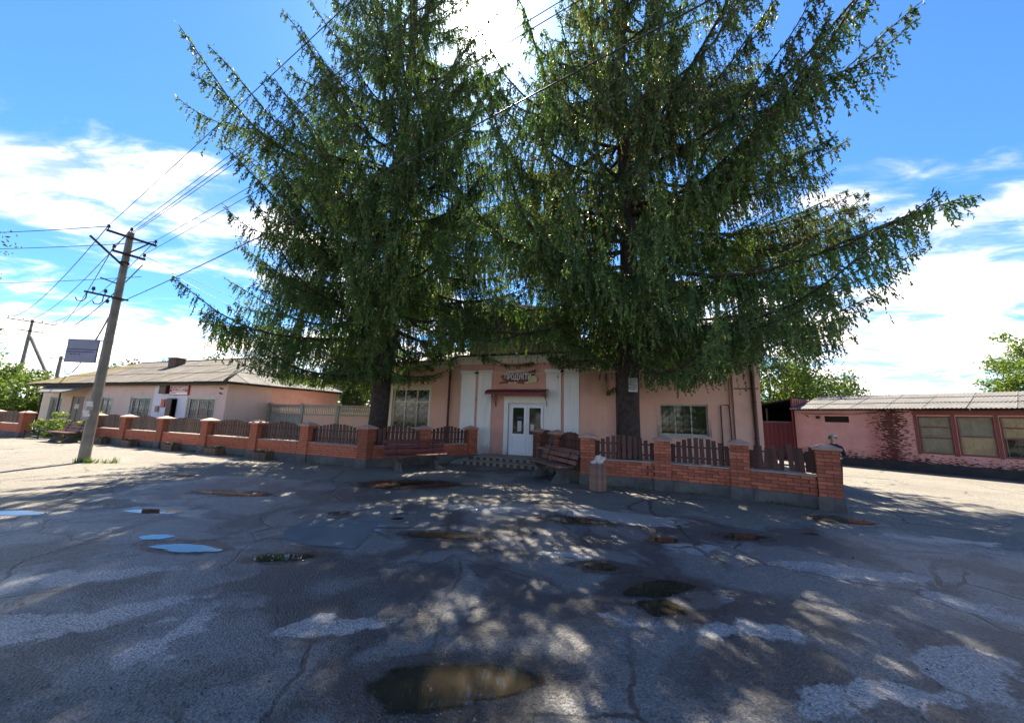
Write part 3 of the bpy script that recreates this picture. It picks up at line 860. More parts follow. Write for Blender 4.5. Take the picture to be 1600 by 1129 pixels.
downpipe(7.72, 0.84, 0.06)
downpipe(-3.93, 0.84, 0.05)
downpipe(3.28, 0.84, 0.045)
gp = MB()
gp.tube([(6.72, 0.90, 0.2), (6.72, 0.90, 2.30), (6.95, 0.90, 2.32), (6.98, 0.90, 2.15), (7.02, 0.90, 0.2)], 0.022, 6)
part('gas_pipe', gp, M_BLACK, shop)
gp = MB()
gp.tube([(7.0, 0.92, 2.2), (7.02, 0.92, 3.4)], 0.014, 6)
gp.tube([(2.03, -0.09, 3.70), (2.5, 0.38, 3.66), (3.02, 0.90, 3.62), (5.0, 0.93, 3.55), (7.0, 0.92, 3.42)], 0.012, 6)
part('cable', gp, M_PIPE, shop)

# awning over the door with scrolled brackets
aw = MB()
prof = []
for k in range(9):
    a = R(90) * k / 8
    prof.append((-0.04 - 0.62 * math.sin(a), 2.60 + 0.17 * math.cos(a)))
for i in range(8):
    (y0, z0), (y1, z1) = prof[i], prof[i + 1]
    aw.add([(-1.50, y0, z0), (0.88, y0, z0), (0.88, y1, z1), (-1.50, y1, z1), (-1.50, y0, z0 - 0.018), (0.88, y0, z0 - 0.018), (0.88, y1, z1 - 0.018), (-1.50, y1, z1 - 0.018)],
           [(0, 3, 2, 1), (4, 5, 6, 7), (0, 4, 7, 3), (1, 2, 6, 5)])
aw.box(-1.50, 0.88, -0.69, -0.66, 2.53, 2.602)
awn = part('awning', aw, M_MAROON, shop)
for x in (-1.28, 0.80):
    bk = MB()
    bk.tube([(x, -0.05, 2.58), (x, -0.05, 2.08)], 0.014, 6)
    bk.tube([(x, -0.05, 2.57), (x, -0.62, 2.57)], 0.014, 6)
    bk.tube([(x, -0.60, 2.55), (x, -0.42, 2.50), (x, -0.22, 2.36), (x, -0.10, 2.20), (x, -0.05, 2.10)], 0.012, 6)
    bk.tube([(x, -0.2 + 0.09 * math.cos(k * 0.7) * (1 - k * 0.06), 2.47 + 0.07 * math.sin(k * 0.7) * (1 - k * 0.06)) for k in range(11)], 0.009, 5)
    part('bracket', bk, M_IRON, awn)

# tiled steps
st = MB()
st.box(-1.95, 1.30, -1.55, 0.02, 0, 0.125).box(-1.62, 1.05, -1.16, 0.02, 0.125, 0.25)
steps = part('steps', st, M_CONC, shop)
for x0, x1, y, z0, z1 in ((-1.95, 1.30, -1.55, 0.0, 0.125), (-1.62, 1.05, -1.16, 0.127, 0.25)):
    part('tread', MB().box(x0 - 0.02, x1 + 0.02, y - 0.03, y + 0.45 if y < -1.3 else 0.0, z1 + 0.001, z1 + 0.022), M_TREAD, steps)
    nt = int((x1 - x0) / 0.125)
    for row in range(1):
        lt, dk_ = MB(), MB()
        for k in range(nt):
            xa = x0 + 0.006 + k * 0.125
            (dk_ if (k % 2) else lt).box(xa, xa + 0.113, y - 0.012, y + 0.004, z0 + 0.012, z0 + 0.108)
        stuff(part('riser_tile', lt, M_TILE, steps))
        stuff(part('riser_tile', dk_, M_TILED, steps))
rp = MB()
rp.add([(-2.35, -1.62, 0), (-1.97, -1.62, 0), (-1.97, -0.05, 0), (-2.35, -0.05, 0), (-2.35, -1.3, 0.10), (-1.97, -1.3, 0.10), (-1.97, -0.05, 0.34), (-2.35, -0.05, 0.34)],
       [(0, 1, 5, 4), (4, 5, 6, 7), (1, 2, 6, 5), (0, 4, 7, 3), (3, 7, 6, 2), (3, 2, 1, 0)])
part('ramp', rp, M_CONCL, shop)


# text as mesh
def text_mesh(s, size, mat, ext=0.006, sx=1.0):
    cu = bpy.data.curves.new('lettering', 'FONT')
    cu.body = s
    cu.size = size
    cu.extrude = ext
    cu.offset = size * 0.02
    cu.align_x = 'CENTER'
    cu.align_y = 'CENTER'
    o = bpy.data.objects.new('lettering_tmp', cu)
    COL.objects.link(o)
    bpy.context.view_layer.update()
    me = bpy.data.meshes.new_from_object(o.evaluated_get(bpy.context.evaluated_depsgraph_get()))
    bpy.data.objects.remove(o)
    me.transform(Matrix.Rotation(R(90), 4, 'X') @ Matrix.Diagonal((sx, 1, 1, 1)))
    me.materials.clear()
    me.materials.append(mat)
    return me


def local_pt(x, y, z=0.0):
    """shop frame to world"""
    c, s = math.cos(-TH), math.sin(-TH)
    return (FX + c * x - s * y, FY + s * x + c * y, z)


# food shop sign
sg = thing('shop_sign', 'dark red food shop sign with white letters, sausages and cheese above the door', 'sign', local_pt(-0.37, -0.03, 3.25), -TH)
sb = MB()
sb.prism([(-0.52, -0.17), (0.50, -0.17), (0.60, 0.02), (0.72, 0.16), (0.62, 0.26), (0.42, 0.20), (-0.40, 0.19), (-0.60, 0.10), (-0.66, -0.02)], -0.035, -0.003)
part('board', sb, M_SIGND, sg)
lt = link('lettering', text_mesh('ПРОДУКТИ', 0.30, M_LETTER, 0.008, 0.66), sg, (-0.02, -0.05, 0.0))
tb = MB()
tb.tube([(-0.50, -0.05, 0.205), (0.0, -0.055, 0.225), (0.42, -0.05, 0.225)], [0.03, 0.042, 0.035], 8)
part('baguette', tb, M_CREAM, sg, smooth=True)
for k, (x, z, r) in enumerate(((-0.72, -0.22, 0.055), (-0.60, -0.20, 0.05), (-0.46, -0.21, 0.06), (0.18, -0.21, 0.06), (0.06, -0.21, 0.045), (0.58, 0.21, 0.06), (0.68, 0.25, 0.05), (-0.66, 0.02, 0.07), (-0.60, -0.08, 0.06))):
    mb = MB()
    mb.tube([(x - r, -0.05, z - 0.01), (x, -0.06, z + 0.012), (x + r, -0.05, z - 0.01)], [r * 0.5, r * 0.75, r * 0.45], 8)
    part('sausage', mb, M_SAUSAGE, sg, smooth=True)
part('cheese', MB().prism([(0.42, -0.24), (0.74, -0.21), (0.80, -0.10), (0.74, 0.03), (0.52, 0.05), (0.44, -0.05)], -0.06, -0.02), M_CHEESE, sg)
sm = MB()
for k in range(4):
    sm.box(-0.42 + k * 0.24, -0.30 + k * 0.24, -0.048, -0.036, -0.24, -0.20)
part('small_print', sm, M_LETTER, sg)

# white cord slung across the front
cd = MB()
pts = []
for k in range(25):
    u = k / 24
    x = -3.6 + u * 10.2
    pts.append((x, -0.45 + 1.1 * max(0, u - 0.62), 3.60 - 0.32 * 4 * u * (1 - u) * 0.9 + 0.03 * u))
cd.tube(pts, 0.012, 5)
cord = tag(part('slung_cord', cd, M_CORD, None, (FX, FY, 0), -TH), 'thin white cord slung across the front of the pink shop', 'cord')


# ------------------------------------------------------------------ brick and picket fence
def me_box(name, sx, sy, sz, mat, z0=0.0):
    return MB().box(-sx / 2, sx / 2, -sy / 2, sy / 2, z0, z0 + sz).mesh(name, mat)


BR_FULL = [me_box('brick', 0.243, 0.034, 0.064, M_BRICK), ]
BR_HALF = [me_box('brick', 0.116, 0.034, 0.064, M_BRICK), ]
PK = {}


def picket_mesh(mat):
    if mat.name not in PK:
        mb = MB()
        mb.add([(-0.048, -0.011, 0), (0.048, -0.011, 0), (0.048, 0.011, 0), (-0.048, 0.011, 0), (-0.048, -0.011, 1), (0.048, -0.011, 1), (0.048, 0.011, 1), (-0.048, 0.011, 1)],
               [(0, 3, 2, 1), (4, 5, 6, 7), (0, 1, 5, 4), (1, 2, 6, 5), (2, 3, 7, 6), (3, 0, 4, 7)])
        PK[mat.name] = mb.mesh('picket', mat)
    return PK[mat.name]


Z_BASE, Z_WALL, Z_PIL = 0.26, 0.645, 1.19
PITCH = 0.077


def brick_row(parent, mb, L, y, z, start, rz0, origin, singly):
    """one course along x from -L/2 to L/2 on a face; rz0 and origin place the face"""
    x = -L / 2
    k = start
    c, s = math.cos(rz0), math.sin(rz0)
    while x < L / 2 - 0.03:
        ln = 0.128 if k == 0 else 0.256
        k = 1
        ln = min(ln, L / 2 - x)
        full = ln > 0.2
        bl = (0.243 if full else min(0.116, ln - 0.01))
        xm = x + ln / 2
        dy = random.uniform(-0.003, 0.003)
        px_, py_ = origin[0] + c * xm - s * (y + dy), origin[1] + s * xm + c * (y + dy)
        if singly:
            o = link('brick', (BR_FULL if full else BR_HALF)[0], parent, (px_, py_, z), rz0 + random.uniform(-0.008, 0.008))
            if not full and bl < 0.11:
                o.scale = (bl / 0.116, 1, 1)
        else:
            hx, hy = bl / 2, 0.017
            vs = []
            for zz in (z, z + 0.064):
                for i, j in ((-1, -1), (1, -1), (1, 1), (-1, 1)):
                    vs.append((px_ + c * i * hx - s * j * hy, py_ + s * i * hx + c * j * hy, zz))
            mb.add(vs, [(0, 3, 2, 1), (4, 5, 6, 7), (0, 1, 5, 4), (1, 2, 6, 5), (2, 3, 7, 6), (3, 0, 4, 7)])
        x += ln


def pillar(root, x, y, rz, singly, top=Z_PIL, capmat=None):
    p = part('pillar', MB().box(-0.178, 0.178, -0.178, 0.178, Z_BASE, top), M_MORTAR, root, (x, y, 0), rz)
    part('footing', MB().cbox(-0.215, 0.215, -0.215, 0.215, -0.02, Z_BASE + 0.01, 0.012), M_CONC, p)
    mb = MB()
    n = int((top - Z_BASE) / PITCH)
    for k in range(n):
        z = Z_BASE + 0.012 + k * PITCH
        for f in range(3):          # front, right, left
            rz0 = (0, R(90), R(-90))[f]
            brick_row(p, mb, 0.384 if f == 0 else 0.35, -0.172, z, (k + f) % 2, rz0, (0, 0), singly)
    if not singly:
        # the far face too, all joined
        stuff(part('brickwork', mb, M_BRICK, p))
    cap = MB()
    cap.box(-0.235, 0.235, -0.235, 0.235, top, top + 0.045)
    cap.add([(-0.235, -0.235, top + 0.045), (0.235, -0.235, top + 0.045), (0.235, 0.235, top + 0.045), (-0.235, 0.235, top + 0.045),
             (-0.03, -0.03, top + 0.135), (0.03, -0.03, top + 0.135), (0.03, 0.03, top + 0.135), (-0.03, 0.03, top + 0.135)],
            [(0, 1, 5, 4), (1, 2, 6, 5), (2, 3, 7, 6), (3, 0, 4, 7), (4, 5, 6, 7)])
    part('cap', cap, capmat or M_CAP, p)
    return p


def panel(root, a, b, singly, mat, spacing=0.142, arch=0.20, zlo=1.10, broken=False, skip=()):
    """low brick wall with a board fence on it between the pillar centres a and b (root frame)"""
    a, b = Vector((*a, 0)), Vector((*b, 0))
    d = (b - a)
    L = d.length - 0.36
    rz = math.atan2(d.y, d.x)
    c = (a + b) / 2
    wall = part('low_wall', MB().box(-L / 2 + 0.001, L / 2 - 0.001, -0.10, 0.10, Z_BASE, Z_WALL - 0.02), M_MORTAR, root, c, rz)
    part('concrete_base', MB().box(-L / 2 - 0.02, L / 2 + 0.02, -0.15, 0.15, -0.02, Z_BASE), M_CONC, wall)
    mb = MB()
    for k in range(5):
        brick_row(wall, mb, L - 0.01, -0.105, Z_BASE + 0.006 + k * PITCH * 0.985, k % 2, 0, (0, 0), singly)
    if not singly:
        stuff(part('brickwork', mb, M_BRICK, wall))
    part('ledge', MB().box(-L / 2 + 0.004, L / 2 - 0.004, -0.14, 0.14, Z_WALL - 0.0005, Z_WALL + 0.022), M_LEDGE, wall)
    for z in (0.80, 1.06):
        part('rail', MB().box(-L / 2 - 0.02, L / 2 + 0.02, 0.012, 0.04, z, z + 0.035), M_BLACK, root, c, rz)
    n = max(3, int(L / spacing))
    for k in range(n):
        if k in skip:
            continue
        u = (k + 0.5) / n
        x = -L / 2 + u * L
        top = zlo + arch * math.sin(math.pi * u) ** 0.9 + random.uniform(-0.012, 0.012)
        zb = 0.69 + random.uniform(-0.01, 0.015)
        if broken:
            top += random.uniform(-0.10, 0.05)
        p = c + Vector((math.cos(rz) * x, math.sin(rz) * x, 0))
        o = link('picket', picket_mesh(mat), root, (p.x, p.y, zb), rz + random.uniform(-0.02, 0.02), (random.uniform(0.92, 1.06), 1, top - zb))
        o.rotation_euler[1] = random.uniform(-0.022, 0.022) * (4 if broken else 1)


def fence(label, pts, singly, mats, specs=None, heights=None, skip_first=False, skip_last=False, capmats=None):
    x0, y0 = pts[0]
    root = thing('brick_picket_fence', label, 'fence', (x0, y0, 0))
    loc = [(x - x0, y - y0) for x, y in pts]
    for i, p in enumerate(loc):
        if (i == 0 and skip_first) or (i == len(loc) - 1 and skip_last):
            continue
        q0, q1 = loc[max(i - 1, 0)], loc[min(i + 1, len(loc) - 1)]
        pillar(root, p[0], p[1], math.atan2(q1[1] - q0[1], q1[0] - q0[0]), singly, capmat=(capmats or {}).get(i))
    for i in range(len(loc) - 1):
        kw = dict((specs or {}).get(i, {}))
        panel(root, loc[i], loc[i + 1], singly, mats[i % len(mats)], **kw)
    return root


LEFT_RUN = [(-19.6, 17.4), (-17.2, 16.46), (-14.62, 15.50), (-11.85, 14.42), (-9.21, 13.40), (-6.90, 12.55), (-4.52, 11.61)]
fence('long brick and picket fence from the concrete pole to the left bench', LEFT_RUN, False, [M_PICKETW, M_PICKETW, M_PICKETW, M_PICKET, M_PICKET, M_PICKET],
      {0: dict(spacing=0.125), 1: dict(spacing=0.125), 2: dict(spacing=0.125)})
fence('short brick and picket fence behind the left bench, beside the shop steps', [(-4.52, 11.61), (-3.02, 12.82), (-1.50, 14.02)], True, [M_PICKET], skip_first=True)
fence('short brick and picket fence behind the right bench, beside the shop steps', [(2.13, 9.92), (1.52, 11.75), (1.08, 13.35)], True, [M_PICKET], skip_first=True, skip_last=False,
      specs={1: dict(spacing=0.105), 0: dict(spacing=0.12)})
fence('nearest brick fence with broken boards at its right end', [(2.13, 9.92), (3.87, 9.30), (5.35, 8.55), (6.58, 7.62)], True, [M_PICKET, M_PICKET, M_PICKET],
      {0: dict(spacing=0.135), 1: dict(spacing=0.125), 2: dict(spacing=0.090, broken=True, zlo=1.16, arch=0.08, skip=(7,))})
fence('brick and picket fence at the far left edge beyond the flower bed', [(-30.4, 20.5), (-27.4, 19.5), (-24.43, 18.46)], False, [M_PICKETW])


# ------------------------------------------------------------------ benches, bin, planters
def bench(label, mid_, rz, plank, group='park benches with concrete supports', length=1.95):
    """seat along x, back rest at +y"""
    t = thing('park_bench', label, 'bench', (mid_[0], mid_[1], 0), rz, group)
    for x in (-length * 0.30, length * 0.30):
        sp = MB()
        poly = [(-0.27, 0.0), (0.27, 0.0), (0.20, 0.10), (0.10, 0.21), (0.10, 0.26), (0.24, 0.37), (0.24, 0.42), (-0.25, 0.42), (-0.25, 0.37), (-0.10, 0.26), (-0.10, 0.21), (-0.20, 0.10)]
        m = len(poly)
        vs = [(x - 0.06, a, z) for a, z in poly] + [(x + 0.06, a, z) for a, z in poly]
        sp.add(vs, [tuple(range(m - 1, -1, -1)), tuple(range(m, 2 * m))] + [(i, (i + 1) % m, (i + 1) % m + m, i + m) for i in range(m)])
        part('support', sp, M_CONC, t)
        part('back_iron', MB().bar((x, 0.20, 0.40), (x, 0.36, 0.92), 0.05, 0.012, (1, 0, 0)), M_IRON, t)
    for y in (-0.19, -0.04, 0.11):
        part('seat_board', MB().cbox(-length / 2, length / 2, y - 0.066, y + 0.066, 0.422, 0.462, 0.008), plank, t)
    for k in range(3):
        z = 0.54 + k * 0.14
        y = 0.205 + (z - 0.40) * 0.3
        mb = MB()
        mb.bar((-length / 2, y, z), (length / 2, y, z), 0.035, 0.105, (0, 0.29, 0.957))
        part('back_board', mb, plank, t)
    return t


bench('dark red wooden bench against the left wing of the fence', (-2.86, 11.50), math.atan2(0.47, 0.94) + 0.1, M_PLANKD)
bench('brown wooden bench with lit board ends beside the rubbish bin', (1.16, 10.42), math.atan2(-0.93, 0.36) + math.pi + R(180) , M_PLANK)
bench('far bench by the flower bed, left of the concrete pole', (-20.3, 16.75), math.atan2(-0.36, 0.93), M_PLANKD)


def rubbish_bin(x, y):
    t = thing('rubbish_bin', 'slatted wooden rubbish bin overflowing with pale bags at the fence', 'bin', (x, y, 0), 0.2)
    part('liner', MB().lathe([(0.165, 0.03), (0.175, 0.60)], 16), M_DARKIN, t)
    me = MB().cbox(-0.034, 0.034, -0.010, 0.010, 0.02, 0.66, 0.004).mesh('slat', M_SLAT)
    n = 18
    for k in range(n):
        a = 2 * math.pi * k / n
        o = link('slat', me, t, (0.19 * math.cos(a), 0.19 * math.sin(a), random.uniform(0, 0.008)), a + math.pi / 2, (1, 1, random.uniform(0.97, 1.02)))
    for z in (0.14, 0.52):
        part('hoop', MB().tube([(0.182 * math.cos(k * math.pi / 12), 0.182 * math.sin(k * math.pi / 12), z) for k in range(25)], 0.008, 5, False), M_IRON, t)
    return t


rubbish_bin(2.13, 8.90)


def crumple(name, label, c, r, seed, sc=(1, 1, 0.8), mat=None):
    bm = bmesh.new()
    bmesh.ops.create_icosphere(bm, subdivisions=3, radius=r)
    for v in bm.verts:
        q = v.co * (5.0 / r * 0.12) + Vector((seed * 3.1, seed, 0))
        k = 1 + 0.55 * mnoise.noise(q * 2.2) + 0.35 * mnoise.noise(q * 5.5)
        v.co = Vector((v.co.x * k * sc[0], v.co.y * k * sc[1], v.co.z * k * sc[2]))
    me = bpy.data.meshes.new(name)
    bm.to_mesh(me)
    bm.free()
    me.materials.append(mat or M_BAG)
    return tag(link(name, me, None, c), label, 'rubbish')


crumple('crumpled_carton', 'crumpled beige carton on top of the rubbish bin', (2.17, 8.88, 0.74), 0.12, 1, (1.1, 0.9, 0.8))
crumple('white_paper_ball', 'white crumpled paper at the left rim of the rubbish bin', (2.03, 8.80, 0.67), 0.075, 4, (1.2, 1, 0.7), M_PAPER)
crumple('small_white_bag', 'small white bag at the front rim of the rubbish bin', (2.15, 8.77, 0.675), 0.065, 6, (1.2, 0.9, 0.7), M_PAPER)


def leaves_np(rng, C, n_per, spread, size, cols, flat=0.0):
    """leaf-sized quads round the centres C"""
    N = len(C) * n_per
    base = np.repeat(C, n_per, axis=0)
    sp = spread if np.ndim(spread) == 0 else np.repeat(spread, n_per)[:, None]
    off = rng.normal(size=(N, 3))
    off /= np.maximum(np.linalg.norm(off, axis=1, keepdims=True), 1e-6)
    off *= rng.random((N, 1)) ** 0.45
    P = base + off * sp * np.array([1, 1, 0.75])
    u = rng.normal(size=(N, 3))
    u[:, 2] *= (1 - flat)
    u /= np.linalg.norm(u, axis=1, keepdims=True)
    r = rng.normal(size=(N, 3))
    v = np.cross(u, r)
    v /= np.maximum(np.linalg.norm(v, axis=1, keepdims=True), 1e-6)
    s = size * rng.uniform(0.6, 1.25, (N, 1))
    V = np.stack([P - u * s, P + v * s * 0.5, P + u * s, P - v * s * 0.5], axis=1).reshape(-1, 3)
    F = np.arange(N * 4).reshape(N, 4)
    c = cols[rng.integers(0, len(cols), N)] * rng.uniform(0.75, 1.25, (N, 1))
    cc = np.repeat(np.repeat(rng.uniform(0.8, 1.2, (len(C), 1)), n_per, axis=0) * c, 4, axis=0)
    return V, F, cc


def planter(label, x, y, rz, seed):
    t = thing('flower_planter', label, 'planter', (x, y, 0), rz, 'slatted planters along the left fence')
    t.scale = (0.8, 0.8, 0.8)
    part('soil_box', MB().box(-0.40, 0.40, -0.16, 0.16, 0.01, 0.24), M_SOIL, t)
    me = MB().cbox(-0.032, 0.032, -0.012, 0.012, 0.0, 0.30, 0.005).mesh('slat', M_PICKETW)
    for k in range(11):
        for y_ in (-0.175, 0.175):
            link('slat', me, t, (-0.39 + k * 0.078, y_, random.uniform(0, 0.012)), 0, (1, 1, random.uniform(0.93, 1.05)))
    for k in range(4):
        for x_ in (-0.415, 0.415):
            link('slat', me, t, (x_, -0.12 + k * 0.08, random.uniform(0, 0.012)), math.pi / 2)
    rng = np.random.default_rng(seed)
    C = np.column_stack([rng.uniform(-0.36, 0.36, 26), rng.uniform(-0.12, 0.12, 26), rng.uniform(0.26, 0.36, 26)])
    V, F, c = leaves_np(rng, C, 9, 0.07, 0.035, np.array([[0.05, 0.10, 0.025], [0.07, 0.13, 0.03]]))
    stuff(link('foliage', tri_mesh('foliage', V, F, M_LEAF, c), t))
    V, F, c = leaves_np(rng, C[:14] + np.array([0, 0, 0.06]), 5, 0.03, 0.024, np.array([[0.62, 0.50, 0.50], [0.60, 0.58, 0.54]]))
    stuff(link('flowers', tri_mesh('flowers', V, F, M_LEAF, c), t))


fr_rz = math.atan2(-0.38, 0.92)
planter('flower planter leaning near the concrete pole foot, leftmost of the row', -18.4, 16.62, fr_rz, 1)
planter('second flower planter from the concrete pole', -16.25, 15.75, fr_rz, 2)
planter('flower planter with most white blooms, middle of the row', -13.5, 14.70, fr_rz, 3)
planter('fourth flower planter from the concrete pole', -11.0, 13.75, fr_rz, 4)
planter('flower planter nearest the left bench, last of the row', -8.55, 12.85, fr_rz, 5)


# ------------------------------------------------------------------ left house
HX, HY = -14.19, 18.0
house = thing('long_house', 'long low pink house with grey corrugated hipped roof behind the left fence', 'house', (HX, HY, 0), -TH)
HL, HD, HE = -18.3, 7.0, 2.98           # left end, depth, eave height


def hpt(x, y, z=0.0):
    c, s = math.cos(-TH), math.sin(-TH)
    return (HX + c * x - s * y, HY + s * x + c * y, z)


def win_hole(s0, s1, z0, z1):
    return (s0, s1, z0, z1)


# front wall in painted bays
bays = [(HL, -12.9, M_HCREAM, [(-17.2, -15.7, 0.75, 2.18), (-14.5, -13.05, 0.25, 2.22)]),
        (-12.9, -6.0, M_HPINK, [(-11.4, -9.95, 1.15, 2.2), (-8.1, -6.2, 1.12, 2.22)]),
        (-6.0, -3.05, M_HLILAC, [(-4.72, -3.85, 0.25, 2.18)]),
        (-3.05, 0.0, M_HPINK, [(-2.95, -0.80, 1.15, 2.22)])]
for a, b, mt, hs in bays:
    mb = MB()
    wall_sheet(mb, (a, 0), (b, 0), 0, HE + 0.1, [(h0 - a, h1 - a, z0, z1) for h0, h1, z0, z1 in hs], 0.16)
    part('wall', mb, mt, house)
mb = MB()
wall_sheet(mb, (0, 0), (0, 2.3), 0, HE + 0.1)
part('wall', mb, M_HPINK, house)
mb = MB()
wall_sheet(mb, (0.0, 2.3), (0.0, HD), 0, HE + 0.1)
part('wall', mb, M_HSIDE, house)
mb = MB()
wall_sheet(mb, (0, HD), (HL, HD), 0, HE + 0.1)
wall_sheet(mb, (HL, HD), (HL, 0), 0, HE + 0.1)
part('wall', mb, M_HCREAM, house)
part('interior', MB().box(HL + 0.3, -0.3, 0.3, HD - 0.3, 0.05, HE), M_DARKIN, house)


def house_window(s0, s1, z0, z1, mull, bars=True, curtain=False):
    wn = link('window', None, house, (s0, 0, z0))
    a, h = s1 - s0, z1 - z0
    fr = MB().box(0, 0.06, 0.06, 0.12, 0, h).box(a - 0.06, a, 0.06, 0.12, 0, h).box(0.06, a - 0.06, 0.06, 0.12, 0, 0.06).box(0.06, a - 0.06, 0.06, 0.12, h - 0.06, h)
    for m in mull:
        fr.box(m * a - 0.03, m * a + 0.03, 0.06, 0.12, 0.06, h - 0.06)
    part('frame', fr, M_WHITE, wn)
    ed = [0.03] + [m * a for m in mull] + [a - 0.03]
    for i in range(len(ed) - 1):
        part('pane', MB().box(ed[i] + 0.03, ed[i + 1] - 0.03, 0.09, 0.10, 0.06, h - 0.06), M_GLASS, wn)
    if bars:
        gb = MB()
        n = int(a / 0.14)
        for k in range(1, n):
            gb.tube([(k * a / n, 0.03, 0.02), (k * a / n, 0.03, h - 0.02)], 0.011, 4)
        for z in (0.15, h * 0.5, h - 0.15):
            gb.tube([(0.02, 0.03, z), (a - 0.02, 0.03, z)], 0.011, 4)
        part('grille', gb, M_GRILLE, wn)
    part('trim', MB().box(-0.09, 0.0, -0.015, 0.01, -0.03, h + 0.07).box(a, a + 0.09, -0.015, 0.01, -0.03, h + 0.07).box(0, a, -0.015, 0.01, h, h + 0.07), M_WINPAINT, wn)
    part('sill', MB().box(-0.05, a + 0.05, -0.07, 0.08, -0.045, 0.0), M_CONCL, wn)
    return wn


house_window(-17.2, -15.7, 0.75, 2.18, (0.5,))
house_window(-11.4, -9.95, 1.15, 2.2, (0.5,))
house_window(-8.1, -6.2, 1.12, 2.22, (0.33, 0.66))
w1 = house_window(-2.95, -0.80, 1.15, 2.22, (0.36, 0.70))
part('poster', MB().box(0.95, 1.42, 0.075, 0.082, 0.06, 0.55), M_SAUSAGE, w1)
d2 = part('door', MB().box(-14.5, -13.05, 0.05, 0.10, 0.25, 2.22), M_DOORK, house)
part('door_panel', MB().box(-14.4, -13.82, 0.035, 0.05, 0.4, 2.1).box(-13.72, -13.15, 0.035, 0.05, 0.4, 2.1), M_DOORK, d2)
part('notice', MB().box(-14.15, -13.60, 0.025, 0.033, 1.45, 1.75), M_PAPER, d2)
d1 = part('door', MB().box(-4.72, -3.85, 0.10, 0.14, 0.25, 2.18), M_DOORK, house)
dl = MB().box(0.0, 0.88, -0.02, 0.02, 0.25, 2.18)
ol = part('open_door_leaf', dl, M_DOORD, house, (-4.70, -0.02, 0), R(-14))
part('handle', MB().tube([(0.78, -0.03, 1.1), (0.78, -0.06, 1.1), (0.70, -0.06, 1.1)], 0.012, 5), M_IRON, ol)
part('eave_board', MB().box(HL - 0.35, 0.35, -0.34, -0.31, HE - 0.13, HE - 0.01), M_BARKD, house)
for z in (2.70, 2.45):
    part('wall_insulator', MB().tube([(-0.35, 0.0, z), (-0.35, -0.10, z), (-0.35, -0.12, z + 0.06)], 0.035, 6), M_IRON, house)


def corr_roof(parent, mat, frame, width, slope_len, top_fn, sheet_w=1.10, sheet_l=1.62, waves=10, amp=0.017, name='roof_sheet'):
    """corrugated sheets laid in rows on a slope; frame maps (x along the eave, y up the slope, z normal) to the parent frame"""
    n_c = int(math.ceil(width / sheet_w))
    n_r = int(math.ceil(slope_len / (sheet_l - 0.12)))
    for r in range(n_r):
        for c in range(n_c):
            x0 = c * sheet_w
            y0 = r * (sheet_l - 0.12)
            jx, jy, jz = random.uniform(-0.012, 0.012), random.uniform(-0.03, 0.03), random.uniform(0, 0.008)
            mb = MB()
            nx_ = waves * 2
            rows = []
            for k in range(nx_ + 1):
                x = min(x0 + k * sheet_w / nx_, width)
                lo = y0 + jy
                hi = min(y0 + sheet_l + jy, top_fn(x))
                z = amp * math.cos(math.pi * k) + jz + (0.035 if True else 0)
                rows.append((x + jx, lo, hi, z))
            if max(q[2] - q[1] for q in rows) < 0.05:
                continue
            vs, fs = [], []
            for x, lo, hi, z in rows:
                hi = max(hi, lo)
                vs += [frame @ Vector((x, lo, z + 0.030)), frame @ Vector((x, hi, z + 0.030 - 0.028 * (hi - lo) / sheet_l))]
            for k in range(nx_):
                fs.append((2 * k, 2 * k + 2, 2 * k + 3, 2 * k + 1))
            mb.add(vs, fs)
            part(name, mb, mat, parent, smooth=True)


def slope_frame(org, ax, up):
    ax, up = Vector(ax).normalized(), Vector(up).normalized()
    nz_ = ax.cross(up)
    return Matrix(((ax.x, up.x, nz_.x, org[0]), (ax.y, up.y, nz_.y, org[1]), (ax.z, up.z, nz_.z, org[2]), (0, 0, 0, 1)))


RZ = 4.85
e0 = 0.42
rise = RZ - (HE - 0.02)
run = HD / 2 + e0
sl = math.hypot(run, rise)
kk = sl / run
wid = -HL + 0.42 + 1.2
x_l = HL - 1.2
hroof = part('roof', MB().add([(x_l, -e0, HE - 0.03), (0.42, -e0, HE - 0.03), (0.42, HD + e0, HE - 0.03), (x_l, HD + e0, HE - 0.03), (x_l + run, HD / 2, RZ - 0.02), (0.42 - run, HD / 2, RZ - 0.02)],
                              [(0, 1, 5, 4), (1, 2, 5), (2, 3, 4, 5), (3, 0, 4), (3, 2, 1, 0)]), M_BARKD, house)
corr_roof(hroof, M_MOSS, slope_frame((x_l, -e0, HE), (1, 0, 0), (0, run, rise)), wid, sl, lambda x: min(sl, x * kk, (wid - x) * kk))
w2_ = HD + 2 * e0
corr_roof(hroof, M_SLATE, slope_frame((0.42, -e0, HE), (0, 1, 0), (-run, 0, rise)), w2_, sl, lambda x: min(sl, x * kk, (w2_ - x) * kk))
rd = MB()
rd.tube([(x_l + run, HD / 2, RZ + 0.05), (0.42 - run, HD / 2, RZ + 0.05)], 0.09, 8)
rd.tube([(0.42 - run, HD / 2, RZ + 0.05), (0.42, -e0, HE + 0.07)], 0.08, 8)
rd.tube([(0.42 - run, HD / 2, RZ + 0.05), (0.42, HD + e0, HE + 0.07)], 0.08, 8)
part('ridge_tile', rd, M_SLATE, hroof, smooth=True)
ch = MB().box(-9.75, -9.0, 2.2, 2.75, 3.9, 4.86).box(-9.80, -8.95, 2.15, 2.80, 4.86, 4.94)
part('chimney', ch, M_CHIM, hroof)
